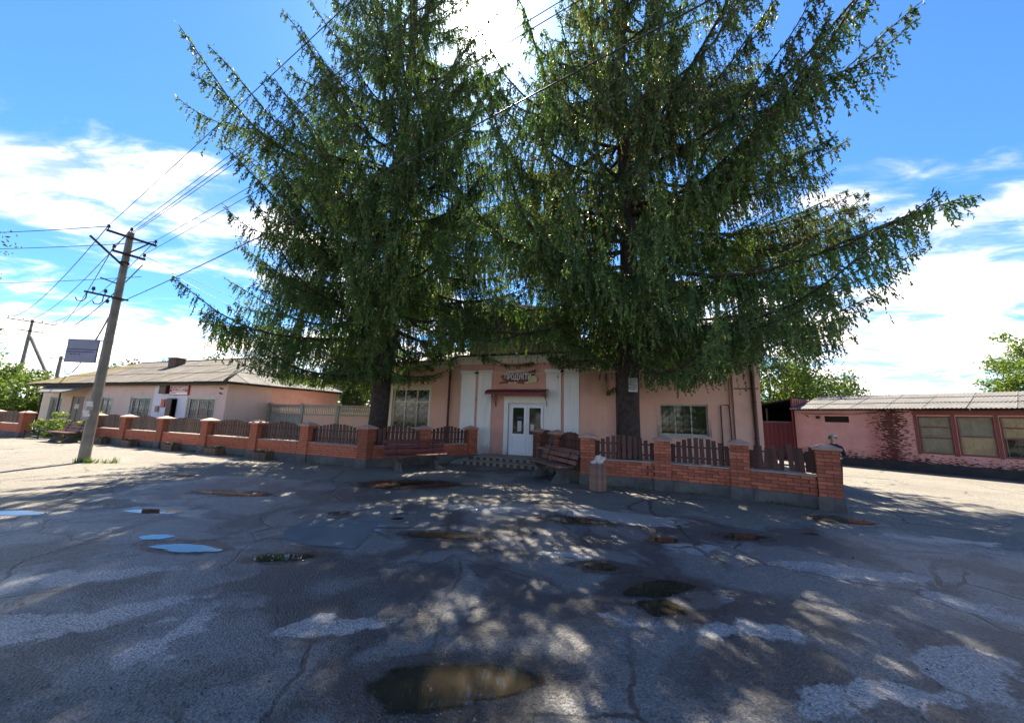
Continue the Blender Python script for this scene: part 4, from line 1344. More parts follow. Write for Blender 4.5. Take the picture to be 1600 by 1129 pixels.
# porch roof at the left end
po = link('porch', None, house)
pr = MB()
pr.add([(-15.35, -1.2, 2.42), (-12.6, -1.2, 2.42), (-12.2, -0.05, 2.90), (-17.9, -0.05, 2.90), (-15.35, -1.2, 2.36), (-12.6, -1.2, 2.36), (-12.2, -0.05, 2.84), (-17.9, -0.05, 2.84)],
       [(0, 1, 2, 3), (7, 6, 5, 4), (0, 4, 5, 1), (1, 5, 6, 2), (2, 6, 7, 3), (3, 7, 4, 0)])
part('porch_roof', pr, M_SLATE, po)
for x in (-14.9, -12.75):
    part('porch_post', MB().tube([(x, -1.14, 0), (x, -1.14, 2.38)], 0.04, 8), M_BLACK, po)

# signs on the house
hs_ = thing('hardware_shop_sign', 'red sign with white lettering under the eave of the long house', 'sign', hpt(-3.72, -0.03, 2.64), -TH)
part('board', MB().box(-0.80, 0.80, -0.05, 0.0, -0.28, 0.28), M_SIGNR, hs_)
link('lettering', text_mesh('ГОСПОДИНЯ', 0.30, M_LETTER, 0.004, 0.80), hs_, (0, -0.058, 0.10))
part('small_print', MB().box(-0.55, 0.55, -0.055, -0.051, -0.085, -0.055), M_LETTER, hs_)
part('white_band', MB().box(-0.74, 0.74, -0.055, -0.051, -0.25, -0.12), M_LETTER, hs_)
part('band_print', MB().box(-0.68, -0.20, -0.060, -0.056, -0.20, -0.17), M_INK, hs_)
tag(part('small_red_sign', MB().box(-0.16, 0.16, -0.03, 0.0, -0.22, 0.22).box(-0.05, 0.05, -0.034, -0.03, -0.02, 0.10), M_SIGNR, None, hpt(-4.98, -0.03, 1.92), -TH),
    'small red plaque on the white wall left of the open door', 'sign')
tag(part('small_orange_sign', MB().box(-0.15, 0.15, -0.03, 0.0, -0.16, 0.16).box(-0.10, 0.10, -0.034, -0.03, -0.06, 0.06), M_SAUSAGE, None, hpt(-5.45, -0.03, 1.60), -TH),
    'small orange notice below left of the red plaque', 'sign')
bxk = thing('wall_vent_box', 'brown slatted box under the eave left of the red shop sign', 'vent', hpt(-4.95, -0.02, 2.66), -TH)
part('box', MB().box(-0.32, 0.32, -0.16, 0.0, -0.24, 0.24), M_IRON, bxk)
for k in range(5):
    part('slat', MB().box(-0.28, 0.28, -0.175, -0.161, -0.20 + k * 0.085, -0.15 + k * 0.085), M_PIPE, bxk)

# precast concrete fence with a balustrade between house and shop
cf = thing('concrete_fence', 'pale precast concrete fence with balustrade top between long house and shop', 'fence', hpt(0.12, 2.25), -TH)
FLEN = 7.3
nP = 3
for k in range(nP + 1):
    x = k * FLEN / nP
    part('post', MB().box(x - 0.09, x + 0.09, -0.09, 0.09, 0, 2.12), M_CONCL, cf)
bal = MB().lathe([(0.028, 0), (0.045, 0.06), (0.026, 0.20), (0.045, 0.34), (0.028, 0.40)], 6).mesh('baluster', M_CONCL, True)
for k in range(nP):
    x0, x1 = k * FLEN / nP + 0.09, (k + 1) * FLEN / nP - 0.09
    part('slab', MB().box(x0, x1, -0.03, 0.03, 0, 1.52), M_HSIDE if k else M_CONCL, cf)
    part('rail', MB().box(x0, x1, -0.06, 0.06, 1.521, 1.58), M_CONCL, cf)
    part('rail', MB().box(x0, x1, -0.06, 0.06, 1.98, 2.05), M_CONCL, cf)
    n = 18
    for j in range(n):
        link('baluster', bal, cf, (x0 + (j + 0.5) * (x1 - x0) / n, 0, 1.58))

# ------------------------------------------------------------------ right brick building
BRO = (15.22, 16.71)
BRA = math.atan2(-0.829, 0.559)
barn = thing('brick_storehouse', 'long pink painted brick storehouse with peeling wall and grilled windows at the right', 'building', (*BRO, 0), BRA)


def bpt(x, y, z=0.0):
    c, s = math.cos(BRA), math.sin(BRA)
    return (BRO[0] + c * x - s * y, BRO[1] + s * x + c * y, z)


S0, S1, BE = -1.72, 9.2, 2.42
bw = [(2.40, 3.28, 0.74, 2.22), (3.40, 4.28, 0.74, 2.22), (4.40, 5.28, 0.74, 2.22), (6.4, 7.3, 0.74, 2.22)]
vent = (-0.56, 0.32, 1.90, 2.18)
mb = MB()
wall_sheet(mb, (S0, 0.0), (S1, 0.0), 0, BE + 0.15, [(a - S0, b - S0, z0, z1) for a, b, z0, z1 in bw + [vent]], 0.15)
wall_sheet(mb, (S1, 0.0), (S1, 5), 0, BE + 0.15)
wall_sheet(mb, (S1, 5), (S0, 5), 0, BE + 0.15)
wall_sheet(mb, (S0, 5), (S0, 0.0), 0, BE + 0.15)
bwall = part('wall', mb, M_PBRICK, barn)
bk = MB()
k = 0
z = 0.40
while z < BE + 0.05:
    x = S0 - 0.13 * (k % 2)
    while x < S1:
        a, b = max(x, S0) + 0.004, min(x + 0.25, S1)
        if b - a > 0.04 and not any(a < h1 + 0.01 and b > h0 - 0.01 and z < z1 + 0.005 and z + 0.066 > z0 - 0.005 for h0, h1, z0, z1 in bw + [vent]):
            pr_ = random.uniform(0.004, 0.013)
            bk.box(a, b, -pr_, 0.02, z, z + 0.066)
        x += 0.262
    z += 0.077
    k += 1
stuff(part('brickwork', bk, M_PBRICK, bwall))
part('plinth', MB().box(S0 - 0.03, S1, -0.10, 0.05, -0.02, 0.36), M_TAR, barn)
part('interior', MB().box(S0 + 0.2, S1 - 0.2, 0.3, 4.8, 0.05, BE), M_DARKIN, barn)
for i, (a, b, z0, z1) in enumerate(bw):
    wn = link('window', None, barn, (a, 0, z0))
    wd, hh = b - a, z1 - z0
    fr = MB().box(0, 0.045, 0.02, 0.10, 0, hh).box(wd - 0.045, wd, 0.02, 0.10, 0, hh).box(0.045, wd - 0.045, 0.02, 0.10, 0, 0.05).box(0.045, wd - 0.045, 0.02, 0.10, hh - 0.05, hh)
    lv = {0: (0.60, 1.02), 1: (0.70,), 2: (0.66, 1.05), 3: (0.7,)}[i]
    for z in lv:
        fr.box(0.045, wd - 0.045, 0.03, 0.10, z, z + 0.045)
    part('frame', fr, M_REDWOOD, wn)
    zz = [0.05] + [z for z in lv] + [hh - 0.05]
    for j in range(len(zz) - 1):
        mt = M_BOARDG if i == 0 else M_BOARD
        if i == 2 and j == 0 or i == 3:
            mt = M_GLASS
        if i == 1 and j == 1:
            mt = M_BOARDG
        part('pane', MB().box(0.045, wd - 0.045, 0.06, 0.075, zz[j] + (0.045 if j else 0), zz[j + 1]), mt, wn)
    gb = MB()
    for x in (0.09, wd - 0.09):
        gb.tube([(x, 0.0, 0.03), (x, 0.0, hh - 0.03)], 0.008, 4)
    for z in (0.06, hh / 2, hh - 0.06):
        gb.tube([(0.03, 0.0, z), (wd - 0.03, 0.0, z)], 0.008, 4)
    for cz in (hh * 0.27, hh * 0.74):
        for r_ in (0.12, 0.22):
            gb.tube([(wd / 2 + r_ * math.cos(q * math.pi / 4), -0.004, cz + r_ * 1.2 * math.sin(q * math.pi / 4)) for q in range(9)], 0.004, 4)
        for q in range(8):
            ca, sa = math.cos(q * math.pi / 4 + 0.39), math.sin(q * math.pi / 4 + 0.39)
            gb.tube([(wd / 2 + 0.22 * ca, -0.004, cz + 0.26 * sa), (wd / 2 + 0.36 * ca, -0.004, cz + 0.36 * sa)], 0.004, 4)
    part('grille', gb, M_BOARDG, wn)
for x in (2.30, 3.29, 4.29):
    part('mullion_post', MB().box(x, x + 0.095, -0.03, 0.04, 0.70, 2.26), M_REDWOOD, barn)
part('lintel', MB().box(2.28, S1, -0.045, 0.02, 2.262, 2.44), M_REDWOOD, barn)
vt = part('vent', MB().box(vent[0], vent[1], 0.10, 0.14, vent[2], vent[3]), M_DARKIN, barn)
for k in range(3):
    part('bar', MB().box(vent[0], vent[1], 0.02, 0.05, vent[2] + 0.05 + k * 0.08, vent[2] + 0.075 + k * 0.08), M_IRON, vt)
part('cable', MB().tube([(S0 + 0.3, -0.03, 2.30), (-0.8, -0.03, 2.28), (0.5, -0.03, 2.26), (1.0, -0.03, 2.34), (2.2, -0.03, 2.36)], 0.012, 5), M_BLACK, barn)
part('wall_bracket', MB().tube([(S0 + 0.5, 0, 2.20), (S0 + 0.5, -0.12, 2.20), (S0 + 0.62, -0.16, 2.14)], 0.022, 6), M_IRON, barn)
part('junction_box', MB().box(-0.86, -0.72, -0.07, 0, 2.06, 2.18), M_IRON, barn)
rsl = math.hypot(4.6, 0.9)
broof = part('roof', MB().add([(S0 - 0.05, -0.30, BE + 0.02), (S1 + 0.2, -0.30, BE + 0.02), (S1 + 0.2, 4.3, BE + 0.92), (S0 - 0.05, 4.3, BE + 0.92), (S0 - 0.05, 5.4, BE + 0.5), (S1 + 0.2, 5.4, BE + 0.5)],
                              [(0, 1, 2, 3), (3, 2, 5, 4), (0, 3, 4), (1, 5, 2)]), M_BARKD, barn)
bwid = S1 + 0.2 - S0 + 0.05
corr_roof(broof, M_SLATE, slope_frame((S0 - 0.05, -0.32, BE + 0.03), (1, 0, 0), (0, 4.6, 0.9)), bwid, rsl, lambda x: rsl, sheet_l=1.75)

# maroon metal shed between the shop and the storehouse
shed = thing('metal_shed', 'maroon metal shed with dark open upper half between shop and storehouse', 'shed', bpt(S0 - 0.03, 0, 0), BRA)
part('front_panel', MB().box(-3.0, -0.06, 0.0, 0.04, 0.02, 1.84), M_MAROON_IN, shed)
for k in range(15):
    part('rib', MB().box(-2.95 + k * 0.2, -2.91 + k * 0.2, -0.02, 0.0, 0.05, 1.80), M_MAROON_IN, shed)
part('top_rail', MB().box(-3.0, -0.06, -0.02, 0.05, 1.842, 1.89), M_CONC, shed)
part('back_wall', MB().box(-3.0, -0.06, 4.2, 4.25, 0, 2.9), M_DARKIN, shed)
part('left_wall', MB().box(-3.05, -3.0, 0.0, 4.2, 0, 2.4), M_MAROON_IN, shed)
for x in (-2.4, -1.2):
    part('post', MB().box(x - 0.04, x + 0.04, 0.05, 0.12, 0, 2.75 + x * 0.15), M_IRON, shed)
sr = MB()
sr.add([(-3.2, -0.15, 2.40), (-0.05, -0.15, 2.99), (-0.05, 4.3, 2.99), (-3.2, 4.3, 2.40), (-3.2, -0.15, 2.45), (-0.05, -0.15, 3.04), (-0.05, 4.3, 3.04), (-3.2, 4.3, 2.45)],
       [(3, 2, 1, 0), (4, 5, 6, 7), (0, 1, 5, 4), (1, 2, 6, 5), (2, 3, 7, 6), (3, 0, 4, 7)])
part('roof', sr, M_BLACK, shed)
part('side_wall', MB().box(-0.045, 0.0, -0.16, 4.3, 0.0, 3.06), M_MAROON, shed)
for k in range(15):
    part('seam', MB().box(0.001, 0.02, -0.1 + k * 0.3, -0.06 + k * 0.3, 2.4, 3.05), M_MAROON, shed)


# ------------------------------------------------------------------ power poles and wires
def insulator(parent, x, y, z, up=True):
    mb = MB()
    s = 1 if up else -1
    mb.lathe([(0.012, 0), (0.012, 0.06), (0.04, 0.065), (0.045, 0.10), (0.03, 0.12), (0.04, 0.13), (0.035, 0.16), (0.012, 0.17)], 8)
    if not up:
        mb.v = [(a, b, -c) for a, b, c in mb.v]
    part('insulator', mb, M_INSUL, parent, (x, y, z), smooth=True)


WD = Vector((0.877, -0.48, 0)).normalized()     # direction of the line
WN = Vector((0.48, 0.877, 0))
ARM = math.atan2(WN.y, WN.x)
pole = thing('utility_pole', 'weathered concrete power pole standing on the pavement at the left', 'pole', (-12.59, 10.99, 0), 0)
pm2 = MB()
for z, a in ((0, 0.125), (7.28, 0.085)):
    pass
pm2.add([(sx * r_ * 1.0, sy * r_ * 0.85, z) for z, r_ in ((-0.05, 0.118), (7.28, 0.076)) for sx, sy in ((-1, -0.7), (-0.7, -1), (0.7, -1), (1, -0.7), (1, 0.7), (0.7, 1), (-0.7, 1), (-1, 0.7))],
        [tuple(range(8, 16))] + [(i, (i + 1) % 8, (i + 1) % 8 + 8, i + 8) for i in range(8)])
part('shaft', pm2, M_POLE, pole, (0, 0, 0), ARM)


def on(k, z, d=0.0):
    p = WN * k + WD * d
    return (p.x, p.y, z)


for k0, k1, z in ((-0.55, 0.62, 7.08), (-0.35, 0.42, 6.50)):
    part('crossarm', MB().bar(on(k0, z, 0.11), on(k1, z, 0.11), 0.06, 0.06), M_IRON, pole)
part('crossarm', MB().bar(on(-0.72, 5.03, 0.11), on(0.22, 5.03, 0.11), 0.05, 0.05), M_IRON, pole)
part('brace', MB().bar(on(-0.05, 6.10, 0.11), on(-0.85, 6.75, 0.11), 0.05, 0.05), M_IRON, pole)
part('brace', MB().bar(on(0.05, 6.60, 0.11), on(0.42, 7.06, 0.11), 0.04, 0.04), M_IRON, pole)
part('spike', MB().bar(on(-0.02, 5.50), on(-0.45, 5.58), 0.03, 0.03), M_IRON, pole)
for k, z in ((-0.52, 7.11), (0.0, 7.29), (0.58, 7.11), (-0.32, 6.53), (0.38, 6.53)):
    p = on(k, z, 0.11 if k else 0.0)
    insulator(pole, *p)
for k in (-0.66, -0.32):
    hk = MB()
    hk.tube([on(k, 5.03, 0.11), on(k, 4.82, 0.11), on(k - 0.06, 4.72, 0.11), on(k - 0.16, 4.72, 0.11), on(k - 0.2, 4.80, 0.11)], 0.014, 6)
    part('hook', hk, M_IRON, pole)
for k, z in ((-0.55, 5.06), (-0.3, 5.06)):
    insulator(pole, *on(k, z, 0.11))
insulator(pole, *on(-0.22, 4.98, 0.11), up=False)
part('band', MB().tube([(0, 0, 6.2), (0, 0, 6.26)], 0.115, 10), M_IRON, pole)
part('band', MB().tube([(0, 0, 5.0), (0, 0, 5.06)], 0.12, 10), M_IRON, pole)
pz = random.Random(4)
for k in range(7):
    z = 1.25 + k * 0.09
    a0 = -0.05 + pz.uniform(-0.05, 0.05)
    part('pasted_notice', MB().box(a0 - 0.08, a0 + 0.09, -0.128, -0.122 + 0.001 * k, z, z + pz.uniform(0.07, 0.13)), M_PAPER if k % 3 else M_CONCL, pole, (0, 0, 0), 0.12)

# grey sheet sign fixed to the pole by two rods
ss = thing('sheet_sign', 'grey blue metal sheet with dark stripes held beside the power pole', 'sign', (-13.30, 10.95, 2.96), 0)
SHR = R(4)
part('sheet', MB().box(-0.44, 0.44, -0.008, 0.008, 0.0, 0.70), M_GREYSIGN, ss, (0, 0, 0), SHR)
part('stripe', MB().box(-0.43, 0.43, -0.013, -0.009, 0.395, 0.425).box(-0.43, 0.36, -0.013, -0.009, 0.315, 0.345), M_NAVY, ss, (0, 0, 0), SHR)
for x in (-0.30, -0.20, -0.08):
    part('small_print', MB().box(x, x + 0.06, -0.013, -0.009, 0.235, 0.27), M_NAVY, ss, (0, 0, 0), SHR)
part('edge', MB().box(-0.445, 0.445, -0.012, 0.012, 0.70, 0.72).box(0.44, 0.455, -0.012, 0.012, 0, 0.70), M_IRON, ss, (0, 0, 0), SHR)
for z in (0.02, 0.69):
    part('rod', MB().tube([(0.44, 0.03, z), (0.82, 0.05, z)], 0.010, 5), M_IRON, ss)

pole2 = thing('utility_pole', 'dark power pole with a leaning strut at the far left edge', 'pole', (-41.2, 30.0, 0), 0)
part('shaft', MB().tube([(0, 0, 0), (0, 0, 8.8)], [0.15, 0.09], 8), M_POLE, pole2)
part('strut', MB().tube([(3.6, 1.2, 0), (0.12, 0, 7.35)], [0.15, 0.10], 8), M_POLE, pole2)
part('crossarm', MB().bar(on(-1.3, 8.6, 0.14), on(1.3, 8.6, 0.14), 0.08, 0.08), M_IRON, pole2)
part('crossarm', MB().bar(on(-0.7, 7.8, 0.14), on(0.7, 7.8, 0.14), 0.08, 0.08), M_IRON, pole2)
for k, z in ((-1.25, 8.64), (-0.5, 8.64), (0.5, 8.64), (1.25, 8.64), (-0.6, 7.84), (0.6, 7.84)):
    insulator(pole2, *on(k, z, 0.14))
pole3 = thing('utility_pole', 'distant dark power pole showing above the left end of the house roof', 'pole', (-51.5, 40.6, 0), 0)
part('shaft', MB().tube([(0, 0, 0), (0, 0, 7.2)], [0.20, 0.14], 8), M_POLE, pole3)
part('crossarm', MB().bar((-1.2, 0, 6.9), (0.8, 0, 6.9), 0.1, 0.1), M_IRON, pole3)


def wire(label, a, b, sag, r=0.0075, n=22):
    a, b = Vector(a), Vector(b)
    pts = []
    for k in range(n + 1):
        u = k / n
        p = a.lerp(b, u)
        p.z -= sag * 4 * u * (1 - u)
        pts.append(p - a)
    return tag(part('overhead_wire', MB().tube(pts, r, 5, False), M_WIRE, None, a, 0), label, 'wire', 'overhead wires')


PB = Vector((-12.59, 10.99, 0))


def pw_(k, z, d=0.11):
    return PB + WN * k + WD * d + Vector((0, 0, z))


def far_(k, z):
    return PB + WN * k + WD * 34.0 + Vector((0, 0, z))


wire('uppermost overhead wire from the left end of the top crossarm', pw_(-0.52, 7.26), far_(-0.95, 10.9), 0.22)
wire('overhead wire from the tip of the concrete pole over the spruces', pw_(0.0, 7.44, 0), far_(-0.1, 10.5), 0.25)
wire('overhead wire doubling the one from the pole tip', pw_(0.06, 7.30, 0), far_(0.12, 10.2), 0.28)
wire('overhead wire from the right end of the top crossarm', pw_(0.58, 7.26), far_(0.95, 9.8), 0.3)
wire('overhead wire from the lower crossarm, left insulator', pw_(-0.32, 6.68), far_(-0.45, 9.6), 0.28)
wire('overhead wire from the lower crossarm, right insulator', pw_(0.38, 6.68), far_(0.55, 9.2), 0.32)
wire('thick black cable slung from the middle of the pole across both spruces', pw_(0.08, 4.95, 0.12), far_(0.1, 8.5), 0.62, 0.011)
P2 = Vector((-41.2, 30.0, 0))
wire('overhead wire to the far left pole, topmost of the span', pw_(-0.52, 7.26), P2 + WN * -1.25 + Vector((0, 0, 8.8)), 0.9, 0.012)
wire('overhead wire to the far left pole, second of the span', pw_(0.0, 7.44, 0), P2 + WN * -0.5 + Vector((0, 0, 8.8)), 1.0, 0.012)
wire('overhead wire to the far left pole, third of the span', pw_(0.58, 7.26), P2 + WN * 0.5 + Vector((0, 0, 8.8)), 1.0, 0.012)
wire('overhead wire to the far left pole, fourth of the span', pw_(-0.32, 6.68), P2 + WN * 1.25 + Vector((0, 0, 8.8)), 1.0, 0.012)
wire('overhead wire to the far left pole, lowest of the span', pw_(0.38, 6.3), P2 + WN * 0.6 + Vector((0, 0, 8.0)), 1.1, 0.018)
wire('upper wire leaving the frame at the left from the pole head', pw_(-0.55, 7.2), (-36.0, 14.5, 8.9), 0.4, 0.012)
wire('lower wire leaving the frame at the left from the pole head', pw_(0.55, 7.2), (-36.0, 15.2, 8.6), 0.4, 0.012)
wire('thin grey wire far left below the two parallel ones', pw_(0.4, 5.9), (-40.0, 18.0, 8.0), 0.4, 0.010)
wire('black cable sagging from the pole behind the sheet sign to the distant pole', pw_(-0.05, 4.6, 0), (-51.2, 40.6, 6.95), 1.9, 0.022)
wire('thin service wire falling from the pole towards the shop roof, upper one', pw_(0.45, 6.6), (-7.0, 19.4, 4.9), 0.25, 0.010)
wire('thin service wire falling from the pole towards the shop roof, lower one', pw_(0.40, 6.5), (-8.4, 21.2, 4.3), 0.25, 0.010)


# ------------------------------------------------------------------ spruces
RNG_S = np.random.default_rng(99)


def spindles(P, D, L, Rr, C):
    """needle-clad shoots as slim kites"""
    N = len(P)
    D = D / np.maximum(np.linalg.norm(D, axis=1, keepdims=True), 1e-6)
    S = np.cross(D, RNG_S.normal(size=(N, 3)))
    S /= np.maximum(np.linalg.norm(S, axis=1, keepdims=True), 1e-6)
    mid_ = P + D * (L * 0.42)[:, None]
    V = np.stack([P, mid_ + S * Rr[:, None], P + D * L[:, None], mid_ - S * Rr[:, None]], axis=1).reshape(-1, 3)
    F = np.arange(N * 4).reshape(N, 4)
    tip = np.array([0.8, 1.0, 1.35, 1.0])
    CC = (C[:, None, :] * tip[None, :, None]).reshape(-1, 3)
    return V, F, CC


def spruce(name, label, base, H, tr_r, prof_z, prof_r, z0, seed, dens=1.0, side_fn=None, brown_fn=None, keep=None, zmin=2.2):
    rng = np.random.default_rng(seed)
    root = thing(name, label, 'tree', (base[0], base[1], 0))
    # trunk
    tm = MB()
    pts, rad = [], []
    for k in range(26):
        z = -0.1 + (H - 0.3) * (k / 25)
        pts.append((0.05 * math.sin(z * 0.5 + seed), 0.05 * math.cos(z * 0.43), z))
        rad.append(max(0.02, tr_r * (1 - z / H) ** 0.85 * (1 + 0.22 * math.exp(-max(z, 0) * 2.2))))
    tm.tube(pts, rad, 18)
    me = tm.mesh('trunk', M_BARK, True)
    for v in me.vertices:
        k = 1 + 0.06 * mnoise.noise((v.co.x * 7, v.co.y * 7, v.co.z * 1.2 + seed))
        v.co.x *= k
        v.co.y *= k
    link('trunk', me, root)
    limbs = MB()
    SP, SD, SL, SR, SCc = [], [], [], [], []
    curves = []
    cx_ = 1.0 if base[0] < 0 else -1.0          # the side over the shop front
    s18 = np.linspace(0, 1, 18)

    def bough(p0, az, Lb, zb, up, curl, sag, bend, thick):
        rr = Lb * s18
        azs = az + bend * s18 + 0.05 * np.sin(s18 * 9 + az * 3) * s18
        wob = 0.03 * Lb * np.sin(s18 * 7 + az * 5 + zb) * s18
        pts_ = np.column_stack([p0[0] + rr * np.cos(azs), p0[1] + rr * np.sin(azs), p0[2] + Lb * (up * s18 - sag * np.sin(np.pi * s18) + curl * s18 ** 2.6) + wob])
        limbs.tube([tuple(p) for p in pts_[::2]] + [tuple(pts_[-1])], [0.008 + thick * (1 - q) ** 0.9 for q in list(s18[::2]) + [1.0]], 5, False)
        return pts_

    z = z0
    az = rng.uniform(0, 6.28)
    while z < H - 0.7:
        nb = 6 if z < 12 else 5
        step = 0.60 if z < 12 else 0.66
        for b in range(nb):
            az += 2 * math.pi / nb + rng.normal(0, 0.24)
            zb = z + rng.uniform(0, step)
            Lb = float(np.interp(zb, prof_z, prof_r)) * rng.uniform(0.74, 1.06)
            if rng.random() < 0.15:
                Lb *= rng.uniform(0.45, 0.75)
            if side_fn:
                Lb *= side_fn(az, zb)
            if Lb < 0.5:
                continue
            up = np.interp(zb, [2, 6, 10, 16, 26], [-0.05, -0.05, -0.01, 0.10, 0.42]) + rng.normal(0, 0.06)
            curl = np.interp(zb, [2, 8, 16, 26], [0.16, 0.18, 0.15, 0.10]) * rng.uniform(0.5, 1.4)
            brown = brown_fn(az, zb) * rng.uniform(0.2, 1.9) if brown_fn else 0.0
            bcol = rng.uniform(0.70, 1.35)
            hi = keep is not None and zb > keep
            main = bough((0, 0, zb), az, Lb, zb, up, curl, 0.12, rng.normal(0, 0.12), 0.0105 * Lb)
            curves.append((main, az, Lb, zb, brown, bcol, hi, 0.10))
            if Lb > 2.0:
                for k in range(int(rng.integers(3, 6)) if not hi else 2):
                    q0 = rng.uniform(0.28, 0.82)
                    i0 = int(q0 * 17)
                    sd_ = 1 if k % 2 else -1
                    L2 = Lb * (1.02 - q0) * rng.uniform(0.55, 0.95)
                    if L2 < 0.5:
                        continue
                    a2 = az + sd_ * rng.uniform(0.45, 0.95)
                    sub = bough(main[i0], a2, L2, zb, up * 0.6 + rng.normal(-0.02, 0.06), curl * 0.9, 0.08, -sd_ * 0.25, 0.006 * L2)
                    curves.append((sub, a2, L2, zb, brown, bcol * rng.uniform(0.85, 1.15), hi, 0.0))
        z += step
    for (px_, az, Lb, zb, brown, bcol, hi, st0) in curves:
        d_st = (0.112 if not hi else 0.26) / dens
        ns = max(3, int(Lb * (1 - st0) / d_st))
        tan_all = np.gradient(px_, axis=0)
        tan_all /= np.maximum(np.linalg.norm(tan_all, axis=1, keepdims=True), 1e-6)
        lm = np.interp(zb, [2, 7, 12, 18, 26], [1.45, 1.35, 1.10, 0.85, 0.45]) * (1.0 if st0 else 0.85)
        for side in (-1, 1):
            st = np.sort(rng.uniform(st0, 1.0, ns))
            p0 = np.column_stack([np.interp(st, s18, px_[:, i]) for i in range(3)])
            tan = np.column_stack([np.interp(st, s18, tan_all[:, i]) for i in range(3)])
            sv = np.column_stack([-tan[:, 1], tan[:, 0], np.zeros(ns)]) * side
            bl = lm * (0.30 + 0.80 * np.sin(np.pi * np.clip(st * 0.93 + 0.03, 0, 1)) ** 0.7) * rng.uniform(0.35, 1.2, ns)
            bl = np.minimum(bl, 0.22 + (1.02 - st) * Lb * 0.9)
            bl = np.minimum(bl, np.maximum(0.10, (p0[:, 2] - zmin - (1.15 if math.cos(az) * cx_ > 0.15 else (0.85 if cx_ < 0 and math.cos(az) > 0.6 else 0.0))) * rng.uniform(0.65, 1.15, ns)))
            lat = rng.uniform(0.15, 0.50, ns) * np.clip(1.1 - 0.45 * st, 0.4, 1.0)
            d0 = sv * lat[:, None] + tan * rng.uniform(0.10, 0.50, ns)[:, None] + rng.normal(0, 0.08, (ns, 3))
            droop = rng.uniform(0.65, 1.05, ns) * np.clip(1.15 - 0.70 * st ** 5, 0.35, 1.2)
            nsh = np.maximum(3, (bl / (0.034 if not hi else 0.10)).astype(int))
            idx = np.repeat(np.arange(ns), nsh)
            q = np.concatenate([(np.arange(m) + rng.uniform(0.1, 0.9)) / m for m in nsh])
            Pq = p0[idx] + d0[idx] * (bl[idx] * (q * 0.58))[:, None]
            Pq[:, 2] -= bl[idx] * droop[idx] * (q ** 1.35)
            Tq = d0[idx] * 0.58
            Tq[:, 2] -= droop[idx] * 1.35 * np.sqrt(q)
            Tq /= np.maximum(np.linalg.norm(Tq, axis=1, keepdims=True), 1e-6)
            Dq = Tq * 0.9 + rng.normal(0, 0.36, (len(q), 3))
            Lq = rng.uniform(0.065, 0.125, len(q)) * (1.0 if not hi else 1.8)
            Rq = rng.uniform(0.014, 0.022, len(q)) * (1.0 if not hi else 1.8)
            Rq *= 1.0 + 0.45 * (st[idx] < 0.55)
            base_c = np.array([[0.080, 0.148, 0.046]]) * rng.uniform(0.6, 1.3, (len(q), 1)) * bcol
            fresh = (q > 0.8) & (rng.random(len(q)) < 0.45)
            base_c = np.where(fresh[:, None], np.array([[0.155, 0.210, 0.065]]) * rng.uniform(0.8, 1.2, (len(q), 1)), base_c)
            dead = rng.random(len(q)) < (0.04 + brown + (0.30 * np.clip(0.40 - st[idx], 0, 1) if st0 else 0.0))
            base_c = np.where(dead[:, None], np.array([[0.135, 0.092, 0.052]]) * rng.uniform(0.6, 1.2, (len(q), 1)), base_c)
            SP.append(Pq); SD.append(Dq); SL.append(Lq); SR.append(Rq); SCc.append(base_c)
        # shoots along the bough itself
        nt = max(6, int(Lb / (0.022 if not hi else 0.10)))
        tq = rng.uniform(max(st0, 0.05), 1.0, nt) ** 0.8
        Pq = np.column_stack([np.interp(tq, s18, px_[:, i]) for i in range(3)]) + rng.normal(0, 0.03, (nt, 3))
        tg = np.column_stack([np.interp(tq, s18, tan_all[:, i]) for i in range(3)])
        SP.append(Pq); SD.append(tg * 0.75 + rng.normal(0, 0.55, (nt, 3))); SL.append(rng.uniform(0.065, 0.125, nt)); SR.append(rng.uniform(0.013, 0.020, nt))
        SCc.append(np.array([[0.096, 0.150, 0.054]]) * rng.uniform(0.7, 1.3, (nt, 1)) * bcol)
    P = np.concatenate(SP); D = np.concatenate(SD); Ls = np.concatenate(SL); Rs = np.concatenate(SR); Cc = np.concatenate(SCc)
    ok = P[:, 2] > zmin - 0.35
    V, F, CC = spindles(P[ok], D[ok], Ls[ok], Rs[ok], Cc[ok])
    stuff(link('limbs', limbs.mesh('limbs', M_TWIG, True), root))
    stuff(link('crown', tri_mesh('crown', V, F, M_NEEDLE, CC), root))
    print(name, 'shoots', int(ok.sum()))
    return root


def side_left(az, z):
    dx = math.cos(az)
    f = 1.0
    if dx > 0.0 and z < 4.9:          # lopped over the shop front
        f *= 0.45
    if dx > 0.3 and 5.0 < z < 12:
        f *= 1.05
    if dx < -0.45 and z < 5.4:
        f *= 1.10
    if dx < -0.6 and 11.0 < z < 12.6:
        f *= 1.12
    return f


def side_right(az, z):
    dx = math.cos(az)
    f = 1.0
    if dx < 0.1 and z < 4.9:
        f *= 0.45
    if dx < -0.3 and z > 12:
        f *= 0.74
    if dx > 0.55 and z < 4.3:
        f *= 0.6
    if dx > 0.35 and 4.3 < z < 7.0:
        f *= 1.03
    elif dx > 0.35 and z < 12.0:
        f *= 1.12
    return f


